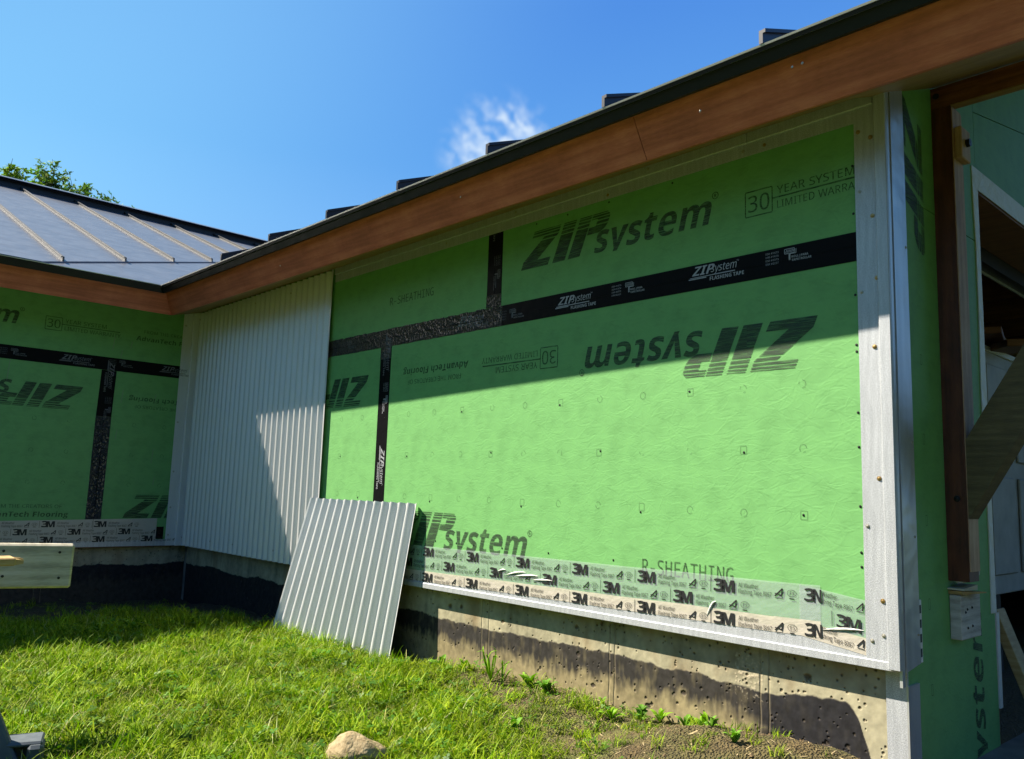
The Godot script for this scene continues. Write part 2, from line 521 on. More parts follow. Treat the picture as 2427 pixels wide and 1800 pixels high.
func sky_texture() -> ImageTexture:
	var w := 2048
	var h := 1024
	var im := Image.create_empty(w, h, false, Image.FORMAT_RGBAF)
	var stops := [[0.0, Color(0.30, 0.56, 0.97)], [10.0, Color(0.27, 0.54, 0.97)], [17.0, Color(0.19, 0.48, 0.94)], [22.0, Color(0.125, 0.385, 0.87)], [32.0, Color(0.085, 0.285, 0.79)], [50.0, Color(0.06, 0.20, 0.64)], [90.0, Color(0.045, 0.15, 0.52)]]
	# gradient worked out on a small map, paler towards the sun
	var small := Image.create_empty(256, 128, false, Image.FORMAT_RGBAF)
	var to_sun := -SUN_DIR.normalized()
	for y in 128:
		var el := 90.0 - (y + 0.5) * 180.0 / 128
		var c := Color(0.16, 0.2, 0.12)
		if el > -4.0:
			var k := 0
			while k < stops.size() - 2 and el > stops[k + 1][0]: k += 1
			c = stops[k][1].lerp(stops[k + 1][1], clampf((el - stops[k][0]) / (stops[k + 1][0] - stops[k][0]), 0.0, 1.0))
		for x in 256:
			var az := (x + 0.5) * TAU / 256
			var d := Vector3(sin(az) * cos(deg_to_rad(el)), sin(deg_to_rad(el)), -cos(az) * cos(deg_to_rad(el)))
			var t := smoothstep(0.40, 0.74, d.dot(to_sun)) if el > -4.0 else 0.0
			small.set_pixel(x, y, Color((c.r + 0.11 * t) / EXPO, (c.g + 0.21 * t) / EXPO, (c.b + 0.13 * t) / EXPO))
	small.resize(w, h, Image.INTERPOLATE_CUBIC)
	im = small
	# torn fair-weather cloud wisps: [azimuth, elevation, half width, half height in degrees]
	var n := FastNoiseLite.new()
	n.seed = 21
	n.frequency = 1.0
	n.fractal_octaves = 5
	for cl in [[-48.6, 22.8, 4.6, 4.7], [60.0, 24.0, 9.0, 4.0], [140.0, 30.0, 10.0, 5.0], [-150.0, 18.0, 8.0, 3.5]]:
		for y in range(int((90.0 - cl[1] - cl[3] * 1.3) / 180.0 * h), int((90.0 - cl[1] + cl[3] * 1.3) / 180.0 * h)):
			for xx in range(int((cl[0] - cl[2] * 1.3) / 360.0 * w), int((cl[0] + cl[2] * 1.3) / 360.0 * w)):
				var p := Vector2((xx + 0.5) * 360.0 / w - cl[0], 90.0 - (y + 0.5) * 180.0 / h - cl[1])
				p.x *= cos(deg_to_rad(cl[1]))
				var e := Vector2(p.x / cl[2], p.y / cl[3])
				var fall := 1.0 - e.length()
				# streaks run up to the left
				var s := p.rotated(-deg_to_rad(132.0))
				var wob := Vector2(n.get_noise_2d(s.x * 0.3, s.y * 0.3 + 9.0), n.get_noise_2d(s.x * 0.3 + 5.0, s.y * 0.3)) * 0.9
				var a := n.get_noise_2d(s.x * 0.20 + cl[0] + wob.x, s.y * 0.42 + wob.y)
				var b := n.get_noise_2d(s.x * 0.45 + 30.0 + cl[0], s.y * 0.95)
				var c2 := n.get_noise_2d(s.x * 1.3 + 70.0, s.y * 2.2)
				var d := clampf(fall * 0.9 + 0.02 + a * 0.95 + b * 0.55 + c2 * 0.22, 0.0, 1.0) * clampf(fall * 2.2, 0.0, 1.0)
				d = pow(d, 1.35) * 0.92
				var x := posmod(xx, w)
				im.set_pixel(x, y, im.get_pixel(x, y).lerp(Color(0.72 / EXPO, 0.86 / EXPO, 1.02 / EXPO), d))
	return ImageTexture.create_from_image(im)

func make_materials() -> void:
	var strands := strand_image()
	var fine := noise_img(256, 256, 0.25, 2, 5)
	var soft := noise_img(256, 256, 0.02, 3, 6)
	var soft512 := noise_img(512, 512, 0.012, 3, 16)
	var m := mat("sheathing", Color.WHITE, 0.55)
	m.metallic_specular = 0.3
	m.albedo_texture = ramp_tex(strands, [[0.0, Color(0.122, 0.30, 0.102)], [0.5, Color(0.148, 0.36, 0.124)], [1.0, Color(0.162, 0.395, 0.132)]], soft512, 0.6, stretched(24, 512, 512, 512, 0.05, 3, 19), 0.18)
	relief(m, grey_tex(strands), 0.11)
	tile(m, 0.62)
	# ink laid down in streaks by the press
	var streak := stretched(10, 512, 256, 512, 0.32, 2, 31)
	var ink_img := Image.create_empty(256, 512, false, Image.FORMAT_RGBA8)
	for y in 512:
		for x in 256:
			var v := streak.get_pixel(x, y).r
			var f := fine.get_pixel(x, y % 256).r
			ink_img.set_pixel(x, y, Color(1, 1, 1, clampf(0.32 + (v - 0.28) * 1.9 + (f - 0.5) * 0.4, 0.15, 0.94)))
	m = mat("board_ink", lin(0.018, 0.04, 0.02), 0.6)
	m.transparency = BaseMaterial3D.TRANSPARENCY_ALPHA
	m.albedo_texture = ImageTexture.create_from_image(ink_img)
	tile(m, 0.30)
	m = mat("faint_ink", Color(lin(0.012, 0.035, 0.012), 0.95), 0.6)
	m.transparency = BaseMaterial3D.TRANSPARENCY_ALPHA
	m.albedo_texture = ImageTexture.create_from_image(ink_img)
	tile(m, 0.22)
	m = mat("mark_ink", Color(lin(0.03, 0.07, 0.03), 0.55), 0.6)
	m.transparency = BaseMaterial3D.TRANSPARENCY_ALPHA
	# black tape, flat and puckered
	m = mat("black_tape", lin(0.007, 0.007, 0.008), 0.42)
	m.metallic_specular = 0.14
	relief(m, grey_tex(soft), 0.12)
	tile(m, 0.4)
	var pucker := Image.create_from_data(512, 512, false, Image.FORMAT_L8, ridged(noise_img(512, 512, 0.022, 3, 77)))
	m = mat("puckered_tape", lin(0.026, 0.026, 0.027), 0.36)
	m.metallic_specular = 0.6
	relief(m, grey_tex(pucker), 1.0)
	tile(m, 0.34, true, Vector3(1.25, 0.8, 1.25))
	m = mat("tape_ink", lin(0.30, 0.31, 0.34), 0.5)
	m = mat("tape_ink_dull", Color(lin(0.20, 0.21, 0.23), 0.6), 0.5)
	m.transparency = BaseMaterial3D.TRANSPARENCY_ALPHA
	# translucent white tape
	var film := noise_img(512, 512, 0.02, 4, 88, FastNoiseLite.TYPE_CELLULAR)
	m = mat("white_film", Color(lin(0.45, 0.50, 0.52), 0.34), 0.36)
	m.transparency = BaseMaterial3D.TRANSPARENCY_ALPHA
	relief(m, grey_tex(film), 0.12)
	tile(m, 0.5, true, Vector3(1.0, 1.8, 1.0))
	var over := m.duplicate()
	over.albedo_color = Color(lin(0.52, 0.48, 0.405), 0.82)
	M["film_on_metal"] = over
	m = mat("white_tape", lin(0.66, 0.66, 0.64), 0.5)
	relief(m, grey_tex(soft), 0.3)
	tile(m, 0.25)
	m = mat("run_mark", Color(lin(0.5, 0.5, 0.42), 0.45), 0.6)
	m.transparency = BaseMaterial3D.TRANSPARENCY_ALPHA
	mat("film_ink", lin(0.012, 0.012, 0.014), 0.5)
	# metals
	var spangle := noise_img(512, 512, 0.16, 3, 41)
	var smear := stretched(512, 48, 512, 512, 0.03, 3, 43)
	m = mat("galvanised", Color.WHITE, 0.45, 0.3)
	m.albedo_texture = ramp_tex(spangle, [[0.0, Color(0.23, 0.245, 0.27)], [0.5, Color(0.42, 0.44, 0.47)], [1.0, Color(0.66, 0.69, 0.73)]], smear, 0.25)
	tile(m, 0.30)
	m = mat("side_flashing", Color.WHITE, 0.36, 0.6)
	m.albedo_texture = ramp_tex(smear, [[0.0, Color(0.46, 0.47, 0.49)], [1.0, Color(0.60, 0.61, 0.63)]], spangle, 0.3)
	relief(m, grey_tex(soft), 0.35)
	tile(m, 0.9)
	m = mat("corrugated", Color.WHITE, 0.36, 0.28)
	m.albedo_texture = ramp_tex(spangle, [[0.0, Color(0.54, 0.555, 0.56)], [1.0, Color(0.74, 0.755, 0.76)]], smear, 0.3)
	tile(m, 0.5)
	m = mat("dark_trim", lin(0.014, 0.015, 0.014), 0.5)
	m.metallic_specular = 0.3
	relief(m, grey_tex(soft), 0.25)
	tile(m, 0.8)
	m = mat("sunlit_lip", lin(0.55, 0.55, 0.53), 0.35, 0.6)  # pale colour stands in for sun on the top edge of the dark trim
	m = mat("roof_metal", Color.WHITE, 0.36, 0.25)
	m.albedo_texture = ramp_tex(soft512, [[0.0, Color(0.105, 0.115, 0.14)], [1.0, Color(0.135, 0.145, 0.17)]], fine if false else null)
	relief(m, grey_tex(soft512), 0.6)
	tile(m, 1.7)
	m = mat("seam_metal", lin(0.10, 0.098, 0.095), 0.5, 0.2)
	m = mat("roof_dark", lin(0.012, 0.014, 0.022), 0.4, 0.2)
	m = mat("brass", lin(0.45, 0.30, 0.12), 0.35, 0.85)
	m = mat("zinc_screw", lin(0.42, 0.40, 0.34), 0.4, 0.7)
	m = mat("black_iron", lin(0.012, 0.012, 0.013), 0.5, 0.4)
	# timber
	wood("stained_fascia", Color(0.33, 0.080, 0.040), Color(0.46, 0.115, 0.060), Color(0.56, 0.165, 0.088), 11, 0.55)
	wood("soffit_ply", Color(0.20, 0.105, 0.035), Color(0.27, 0.155, 0.058), Color(0.34, 0.21, 0.085), 13, 0.55)
	wood("red_post", Color(0.045, 0.010, 0.004), Color(0.085, 0.020, 0.008), Color(0.13, 0.036, 0.014), 17, 0.5, true)
	wood("red_beam", Color(0.08, 0.020, 0.008), Color(0.15, 0.042, 0.016), Color(0.24, 0.085, 0.032), 18, 0.5)
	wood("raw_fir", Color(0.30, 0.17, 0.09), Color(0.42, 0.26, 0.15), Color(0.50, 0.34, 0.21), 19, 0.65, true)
	wood("raw_pine", Color(0.28, 0.17, 0.055), Color(0.38, 0.25, 0.09), Color(0.46, 0.33, 0.14), 23, 0.65)
	wood("brace_pine", Color(0.07, 0.048, 0.016), Color(0.10, 0.072, 0.026), Color(0.14, 0.105, 0.042), 24, 0.65)
	wood("grey_lumber", Color(0.30, 0.275, 0.19), Color(0.47, 0.43, 0.31), Color(0.58, 0.54, 0.41), 29, 0.8)
	wood("weathered_block", Color(0.28, 0.26, 0.23), Color(0.42, 0.40, 0.36), Color(0.54, 0.52, 0.48), 37, 0.8)
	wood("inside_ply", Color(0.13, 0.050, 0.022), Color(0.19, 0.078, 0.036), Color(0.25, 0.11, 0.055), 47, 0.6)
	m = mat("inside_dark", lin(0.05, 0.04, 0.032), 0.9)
	m = mat("slab", Color.WHITE, 0.8)
	m.albedo_texture = ramp_tex(soft, [[0.0, Color(0.10, 0.095, 0.085)], [1.0, Color(0.20, 0.19, 0.17)]], fine, 0.3)
	tile(m, 0.9)
	m = mat("grey_door", Color.WHITE, 0.55)
	m.albedo_texture = ramp_tex(soft, [[0.0, Color(0.30, 0.29, 0.27)], [1.0, Color(0.42, 0.41, 0.385)]])
	tile(m, 0.8)
	m = mat("plastic_leg", Color.WHITE, 0.6)
	m.albedo_texture = ramp_tex(soft, [[0.0, Color(0.045, 0.062, 0.075)], [1.0, Color(0.085, 0.105, 0.12)]], fine, 0.3)
	tile(m, 0.25, false)
	m = mat("stone", Color.WHITE, 0.85)
	m.albedo_texture = ramp_tex(noise_img(256, 256, 0.03, 4, 61), [[0.0, Color(0.17, 0.12, 0.055)], [0.5, Color(0.27, 0.205, 0.105)], [1.0, Color(0.35, 0.285, 0.17)]], fine, 0.25)
	relief(m, grey_tex(noise_img(256, 256, 0.05, 3, 62)), 0.22)
	tile(m, 0.16, false)
	# ground
	m = mat("soil", Color.WHITE, 0.95)
	m.vertex_color_use_as_albedo = true
	m.albedo_texture = ramp_tex(noise_img(512, 512, 0.04, 5, 71), [[0.0, Color(0.45, 0.42, 0.38)], [0.5, Color(0.78, 0.76, 0.74)], [1.0, Color(1, 1, 1)]], noise_img(512, 512, 0.35, 2, 72), 0.4)
	relief(m, grey_tex(noise_img(512, 512, 0.10, 4, 73)), 2.2)
	tile(m, 0.55)
	# leaves
	for g in [["blade", Color(0.10, 0.19, 0.012), 0.5], ["leaf", Color(0.075, 0.17, 0.02), 0.45], ["tree_leaf", Color(0.075, 0.13, 0.028), 0.4]]:
		m = mat(g[0], Color.WHITE, g[2])
		m.vertex_color_use_as_albedo = true
		m.backlight_enabled = true
		m.backlight = Color(0.62, 0.74, 0.12)
	M["tree_leaf"].backlight = Color(0.6, 0.72, 0.25)
	for g in ["blade", "leaf", "tree_leaf"]: M[g].metallic_specular = 0.22
	M["tree_leaf"].roughness = 0.75
	wood("bark", Color(0.06, 0.045, 0.032), Color(0.11, 0.085, 0.06), Color(0.16, 0.13, 0.1), 53, 0.9, true, 0.4)
	m = mat("crumbs", Color.WHITE, 0.95)
	m.vertex_color_use_as_albedo = true

# ------------------------------------------------------------------ ground
func smooth(a: float, b: float, x: float) -> float:
	return smoothstep(a, b, x)

func ground_y(x: float, z: float) -> float:
	var y := -0.338 + noise.get_noise_2d(x * 1.3, z * 1.3) * 0.03 + noise.get_noise_2d(x * 7.0 + 50.0, z * 7.0) * 0.010
	y -= 0.055 * exp(-(x * x + z * z) / 0.5)
	y += 0.03 * smooth(2.8, 3.4, x) * smooth(0.3, 0.0, z)
	y += 0.085 * exp(-((x - 4.46) / 0.24) ** 2 - ((z - 0.19) / 0.2) ** 2)
	y += 0.05 * exp(-((x - 4.75) / 0.2) ** 2 - ((z - 0.1) / 0.2) ** 2)
	y -= 0.13 * smooth(4.93, 5.03, x) * smooth(0.1, -0.3, z)
	return y

# 0 bare soil .. 1 full lawn
func lawn(x: float, z: float) -> float:
	var n := noise.get_noise_2d(x * 3.1 + 9.0, z * 3.1)
	var n2 := noise.get_noise_2d(x * 9.0 + 40.0, z * 9.0)
	var edge := maxf(0.0, (x - 2.9) * 0.26)
	var d := smooth(-0.10, 0.22, z - edge + n * 0.25)
	d *= 1.0 - 0.6 * smooth(3.8, 4.35, x + n * 0.1) * smooth(0.9, 0.45, z)
	# thin growth over the bare strip
	d = maxf(d, clampf(0.34 + n2 * 0.7 + n * 0.3, 0.08, 0.7) * (0.35 if x > 4.3 and z < 0.45 else 1.0))
	if x < 2.2:
		d *= 0.05 + 0.95 * smooth(0.55, 1.45, x + 0.45 * n + 0.5 * smooth(0.9, 1.5, z))
		d *= smooth(0.0, 0.45, z + n * 0.25 + smooth(1.6, 2.1, x) * 0.3)
	return d if x < XC else 0.0

func build_ground() -> void:
	var xs := []
	var zs := []
	var v := -0.2
	for i in 111: xs.append(-0.1 + i * 0.05)
	for i in 81: zs.append(-0.1 + i * 0.05)
	xs = [-160.0, -60.0, -25.0, -12.0, -6.0, -2.5, -0.8] + xs + [5.8, 6.6, 8.0, 11.0, 18.0, 40.0, 90.0, 160.0]
	zs = [-160.0, -60.0, -25.0, -12.0, -7.0, -4.0, -2.2, -1.2, -0.6] + zs + [4.3, 5.0, 6.5, 9.0, 14.0, 25.0, 60.0, 160.0]
	var st := new_st()
	for x in xs:
		for z in zs:
			var l := lawn(x, z)
			var n := noise.get_noise_2d(x * 2.0, z * 2.0 + 30.0)
			var soil := Color(0.135, 0.092, 0.040) * (1.0 + n * 0.4)
			var moss := clampf(noise.get_noise_2d(x * 5.0 + 11.0, z * 5.0) * 2.0 + smooth(4.2, 4.5, x) * 0.5, 0.0, 1.0)
			soil = soil.lerp(Color(0.095, 0.088, 0.026), moss * 0.7)
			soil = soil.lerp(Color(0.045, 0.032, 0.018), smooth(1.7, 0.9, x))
			var turf := Color(0.15, 0.19, 0.03)
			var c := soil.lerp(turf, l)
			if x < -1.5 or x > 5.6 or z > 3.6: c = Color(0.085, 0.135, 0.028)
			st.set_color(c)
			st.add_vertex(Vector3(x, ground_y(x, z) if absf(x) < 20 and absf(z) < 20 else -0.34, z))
	var nz := zs.size()
	for i in xs.size() - 1:
		for j in nz - 1:
			var a := i * nz + j
			for k in [a, a + nz, a + 1, a + 1, a + nz, a + nz + 1]: st.add_index(k)
	st.generate_normals()
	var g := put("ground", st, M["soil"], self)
	tag(g, "brown soil and turf ground of the yard in front of the house", "ground", "", "structure")

func blade_mesh(kind: int, sd: int) -> ArrayMesh:
	var r := RandomNumberGenerator.new()
	r.seed = sd
	var st := new_st()
	var count: int = [13, 11, 7, 9][kind]
	for i in count:
		var a := r.randf() * TAU
		var o := Vector3(r.randf_range(-0.03, 0.03), 0, r.randf_range(-0.03, 0.03))
		var d := Vector3(cos(a), 0, sin(a))
		var l: float = r.randf_range(0.045, 0.085) * [1.0, 1.15, 1.45, 0.9][kind]
		var w: float = r.randf_range(0.0013, 0.0023) * [1.0, 1.2, 1.35, 0.8][kind]
		var bend: float = r.randf_range(0.35, 1.5) * [1.0, 1.3, 0.6, 1.7][kind]
		var lift := r.randf_range(0.0, 0.35)
		var side := Vector3(-d.z, 0, d.x)
		var twist := r.randf_range(-0.6, 0.6)
		var hue := r.randf()
		var dry: bool = r.randf() < [0.06, 0.08, 0.02, 0.6][kind]
		var base := Color(0.085, 0.17, 0.007).lerp(Color(0.25, 0.325, 0.014), hue)
		if dry: base = Color(0.32, 0.31, 0.12).lerp(Color(0.50, 0.47, 0.26), hue)
		if dry: l *= 1.3
		var p := o
		var ang := 0.15 + lift
		var prev := []
		var steps := 4
		for s in steps + 1:
			var t := s / float(steps)
			var ww := w * (1.0 - t * t * 0.92)
			var sv := (side * cos(twist * t) + Vector3.UP * sin(twist * t)) * ww
			var tang := d * sin(ang) + Vector3.UP * cos(ang)
			var n := sv.cross(tang).normalized()
			if n.y < 0.0: n = -n
			var cur := [p - sv, p + sv, n, base * lerpf(0.9, 1.1, t)]
			if s > 0:
				var nn: Vector3 = (prev[2] + n).normalized()
				lit_tri(st, [prev[0], prev[3]], [prev[1], prev[3]], [cur[1], cur[3]], nn)
				lit_tri(st, [prev[0], prev[3]], [cur[1], cur[3]], [cur[0], cur[3]], nn)
			prev = cur
			p += tang * l / steps
			ang += bend / steps * 1.25
	return st.commit()

func clover_mesh(sd: int) -> ArrayMesh:
	var r := RandomNumberGenerator.new()
	r.seed = sd
	var st := new_st()
	for i in 6:
		var c := Vector3(r.randf_range(-0.03, 0.03), r.randf_range(0.025, 0.05), r.randf_range(-0.03, 0.03))
		var tilt := Basis.from_euler(Vector3(r.randf_range(-0.5, 0.5), r.randf() * TAU, r.randf_range(-0.5, 0.5)))
		var base := Color(0.05, 0.13, 0.016).lerp(Color(0.11, 0.2, 0.03), r.randf())
		for k in 3:
			var a := TAU * k / 3
			var d := Vector3(cos(a), 0.12, sin(a))
			var s := Vector3(-sin(a), 0, cos(a))
			var R := 0.011
			var rim := [d * R * 0.6 + s * R * 0.5, d * R * 1.05 + s * R * 0.25, d * R * 1.05 - s * R * 0.25, d * R * 0.6 - s * R * 0.5]
			for q in 3: lit_tri(st, [c, base], [c + tilt * rim[q], base], [c + tilt * rim[q + 1], base], tilt * Vector3.UP)
	return st.commit()

func scatter(called: String, mesh: Mesh, m: Material, places: Array, tints: Array, parent: Node) -> void:
	var mm := MultiMesh.new()
	mm.transform_format = MultiMesh.TRANSFORM_3D
	mm.use_colors = true
	mm.mesh = mesh
	mm.instance_count = places.size()
	for i in places.size():
		mm.set_instance_transform(i, places[i])
		mm.set_instance_color(i, tints[i])
	var o := MultiMeshInstance3D.new()
	o.name = called
	o.multimesh = mm
	o.material_override = m
	parent.add_child(o, true)
	o.set_meta("kind", "stuff")

func build_grass() -> void:
	var g := Node3D.new()
	g.name = "grass"
	add_child(g)
	tag(g, "bright green mown lawn grass with dry clippings filling the yard", "grass", "", "stuff")
	var lists := [[], [], [], [], [], []]
	var tints := [[], [], [], [], [], []]
	for i in 27000:
		var x := rng.randf_range(0.0, 4.95)
		var z := rng.randf_range(-0.02, 3.0)
		var near := x > 0.5
		if z > 2.35 and rng.randf() < 0.5: continue
		var l := lawn(x, z)
		if rng.randf() > l: continue
		var clump := noise.get_noise_2d(x * 4.0 + 70.0, z * 4.0)
		var kind: int = 0
		var q := rng.randf()
		if q < 0.44: kind = 0
		elif q < 0.74: kind = 1
		elif q < 0.80 + clump * 0.12: kind = 2
		elif q < 0.90 - clump * 0.08: kind = 3
		elif clump > 0.05: kind = 4
		else: kind = 5
		var s := rng.randf_range(0.6, 1.15) * (0.55 + 0.45 * l) * (1.0 + clump * 0.35)
		var b := Basis.from_euler(Vector3(rng.randfn(0, 0.16), rng.randf() * TAU, rng.randfn(0, 0.16))).scaled(Vector3(s, s * rng.randf_range(0.75, 1.15), s))
		lists[kind].append(Transform3D(b, Vector3(x, ground_y(x, z) - 0.004, z)))
		var t := 0.95 + clump * 0.5 + rng.randf_range(-0.25, 0.25)
		tints[kind].append(Color(t * rng.randf_range(0.88, 1.12), t, t * rng.randf_range(0.7, 1.2)))
	# further lawn, out of the picture to the left and right
	for i in 5000:
		var p := Vector2(rng.randf_range(-0.2, 8.5), rng.randf_range(2.4, 7.0))
		var b := Basis.from_euler(Vector3(0, rng.randf() * TAU, 0)).scaled(Vector3.ONE * rng.randf_range(0.9, 1.4))
		lists[i % 2].append(Transform3D(b, Vector3(p.x, ground_y(p.x, p.y) - 0.004, p.y)))
		tints[i % 2].append(Color.WHITE)
	for k in 4:
		scatter("blades", blade_mesh(k, 100 + k), M["blade"], lists[k], tints[k], g)
	scatter("clover", clover_mesh(300), M["leaf"], lists[4], tints[4], g)
	scatter("clover", clover_mesh(301), M["leaf"], lists[5], tints[5], g)
	# crumbs of soil, chips and clippings
	var c := new_st()
	var mid := Vector3.ZERO
	for f in [[Vector3(1, 0, 0.2), Vector3(-0.3, 0.1, 0.9), Vector3(0.1, 0.8, 0)], [Vector3(-0.3, 0.1, 0.9), Vector3(-0.8, -0.1, -0.4), Vector3(0.1, 0.8, 0)], [Vector3(-0.8, -0.1, -0.4), Vector3(0.5, 0, -0.9), Vector3(0.1, 0.8, 0)], [Vector3(0.5, 0, -0.9), Vector3(1, 0, 0.2), Vector3(0.1, 0.8, 0)]]:
		tri(c, f[0], f[1], f[2], mid)
	var places := []
	var cols := []
	for i in 9000:
		var x := rng.randf_range(2.3, 4.95)
		var z := rng.randf_range(-0.04, 0.9)
		if rng.randf() < lawn(x, z) * 0.9: continue
		var s := rng.randf_range(0.0012, 0.0035) * (2.2 if rng.randf() < 0.06 else 1.0)
		var chip := rng.randf() < 0.16
		var b := Basis.from_euler(Vector3(rng.randfn(0, 0.3), rng.randf() * TAU, rng.randfn(0, 0.3))).scaled_local(Vector3(s * (rng.randf_range(3.0, 8.0) if chip else 1.0), s * (0.5 if chip else 1.0), s))
		places.append(Transform3D(b, Vector3(x, ground_y(x, z) + 0.001, z)))
		cols.append((Color(0.36, 0.28, 0.15) if chip else Color(0.13, 0.088, 0.042)) * rng.randf_range(0.6, 1.25))
	var crumbs := Node3D.new()
	crumbs.name = "soil_crumbs"
	add_child(crumbs)
	tag(crumbs, "loose brown soil crumbs and wood chips along the foundation", "soil", "", "stuff")
	scatter("crumbs", c.commit(), M["crumbs"], places, cols, crumbs)

# ------------------------------------------------------------------ weeds
func weed_leaf(st: SurfaceTool, l: float, w: float, lobes: int, rise: float, base: Color) -> void:
	var n := 9
	var prev := []
	for s in n + 1:
		var t := s / float(n)
		var ww := w * (sin(PI * minf(1.0, t * 0.95 + 0.06)) ** 0.7)
		if lobes > 0: ww *= 0.68 + 0.42 * absf(sin(t * PI * lobes))
		ww = maxf(ww, 0.0012) if t < 0.98 else 0.0006
		var y := rise * l * sin(t * 1.9) - 0.1 * l * t * t
		var cup := ww * 0.18
		var cur := [Vector3(t * l, y + cup, -ww), Vector3(t * l, y, 0), Vector3(t * l, y + cup, ww)]
		if s > 0:
			for f in [[prev[0], prev[1], cur[1]], [prev[0], cur[1], cur[0]], [prev[1], prev[2], cur[2]], [prev[1], cur[2], cur[1]]]:
				var nn: Vector3 = (f[2] - f[0]).cross(f[1] - f[0]).normalized()
				if nn.y < 0: nn = -nn
				var cc := base * lerpf(0.85, 1.15, t)
				lit_tri(st, [f[0], cc], [f[1], cc], [f[2], cc], nn)
		prev = cur

func make_weed(kind: int, label: String, at: Vector3, size: float) -> Node3D:
	var o := thing("leafy_weed", label, "weed", at, "weeds growing along the foundation")
	var count: int = [10, 8, 10, 10][kind]
	var meshes := []
	for v in 2:
		var st := new_st()
		weed_leaf(st, [0.085, 0.07, 0.11, 0.05][kind] * (1.0 - 0.2 * v), [0.012, 0.014, 0.0045, 0.013][kind], [4, 0, 0, 2][kind], [0.5, 0.75, 1.2, 0.9][kind], [Color(0.17, 0.31, 0.022), Color(0.13, 0.27, 0.03), Color(0.15, 0.28, 0.014), Color(0.11, 0.24, 0.03)][kind])
		meshes.append(st.commit())
	for i in count:
		var b := Basis.from_euler(Vector3(rng.randfn(0, 0.25), TAU * i / count + rng.randfn(0, 0.25), rng.randf_range(-0.1, 0.75)))
		put_mesh("leaf", meshes[i % 2], M["leaf"], o, Transform3D(b, Vector3(0, 0.004, 0)))
	o.scale = Vector3.ONE * size * 0.72
	return o

func build_weeds() -> void:
	# x, z, kind, size, what sets it apart
	var spots := [
		[3.05, 0.06, 1, 1.1, "broad-leaved weed beside the lower right corner of the leaning sheet"],
		[3.16, 0.02, 0, 0.8, "lone small weed in the gap of soil right of the leaning sheet"],
		[3.375, 0.06, 2, 1.25, "tall narrow-bladed weed clump at the lawn edge below the first concrete joint"],
		[3.44, 0.06, 2, 0.9, "shorter narrow-bladed weed leaning right beside the tall clump"],
		[3.576, 0.04, 0, 1.0, "lobed weed with upright leaves on bare soil, left of the bushy one"],
		[3.68, 0.05, 3, 1.35, "bushy small-leaved weed on bare soil near the middle of the foundation"],
		[3.9, -0.015, 1, 0.55, "tiny flat weed pressed against the concrete by the second joint"],
		[4.035, 0.10, 0, 0.85, "lobed weed in the sparse grass below the second concrete joint"],
		[4.12, 0.05, 3, 1.2, "bushy weed at the left foot of the soil mound"],
		[3.898, 0.42, 1, 0.9, "broad flat weed in thin grass near the bottom edge of the yard"],
		[4.166, 0.0, 0, 0.85, "lobed yellow-green weed close to the concrete, left of the mound"],
		[4.262, -0.01, 1, 0.9, "broad-leaved weed against the black coating, left of the mound top"],
		[4.336, -0.015, 0, 0.95, "rightmost lobed weed against the black coating by the third joint"],
		[4.467, 0.15, 1, 0.6, "small flat weed on top of the soil mound"],
		[4.573, 0.2, 1, 0.7, "small flat weed on the right flank of the soil mound"],
	]
	for s in spots:
		make_weed(s[2], s[4], Vector3(s[0], ground_y(s[0], s[1]) - 0.003, s[1]), s[3]).rotation.y = rng.randf() * TAU

# ------------------------------------------------------------------ house
func e_at(x: float) -> float: return 0.475 - 0.016 * x   # how far the eave reaches out in front of the main wall

func screws(parent: Node, called: String, m: Material, spots: Array, at_z: float, r: float, facing := Vector3.BACK) -> void:
	var st := new_st()
	lathe([Vector2(r * 1.25, 0), Vector2(r * 1.2, r * 0.3), Vector2(r * 0.75, r * 0.35), Vector2(r * 0.68, r * 0.75), Vector2(0.0005, r * 0.9)], 10, Transform3D(), st)
	var mesh := st.commit()
	for p in spots:
		var q := Vector3(p.x, p.y, at_z) if facing == Vector3.BACK else Vector3(at_z, p.y, p.x)
		var up := Basis(Quaternion(Vector3.UP, facing))
		put_mesh(called, mesh, m, parent, Transform3D(up, q))

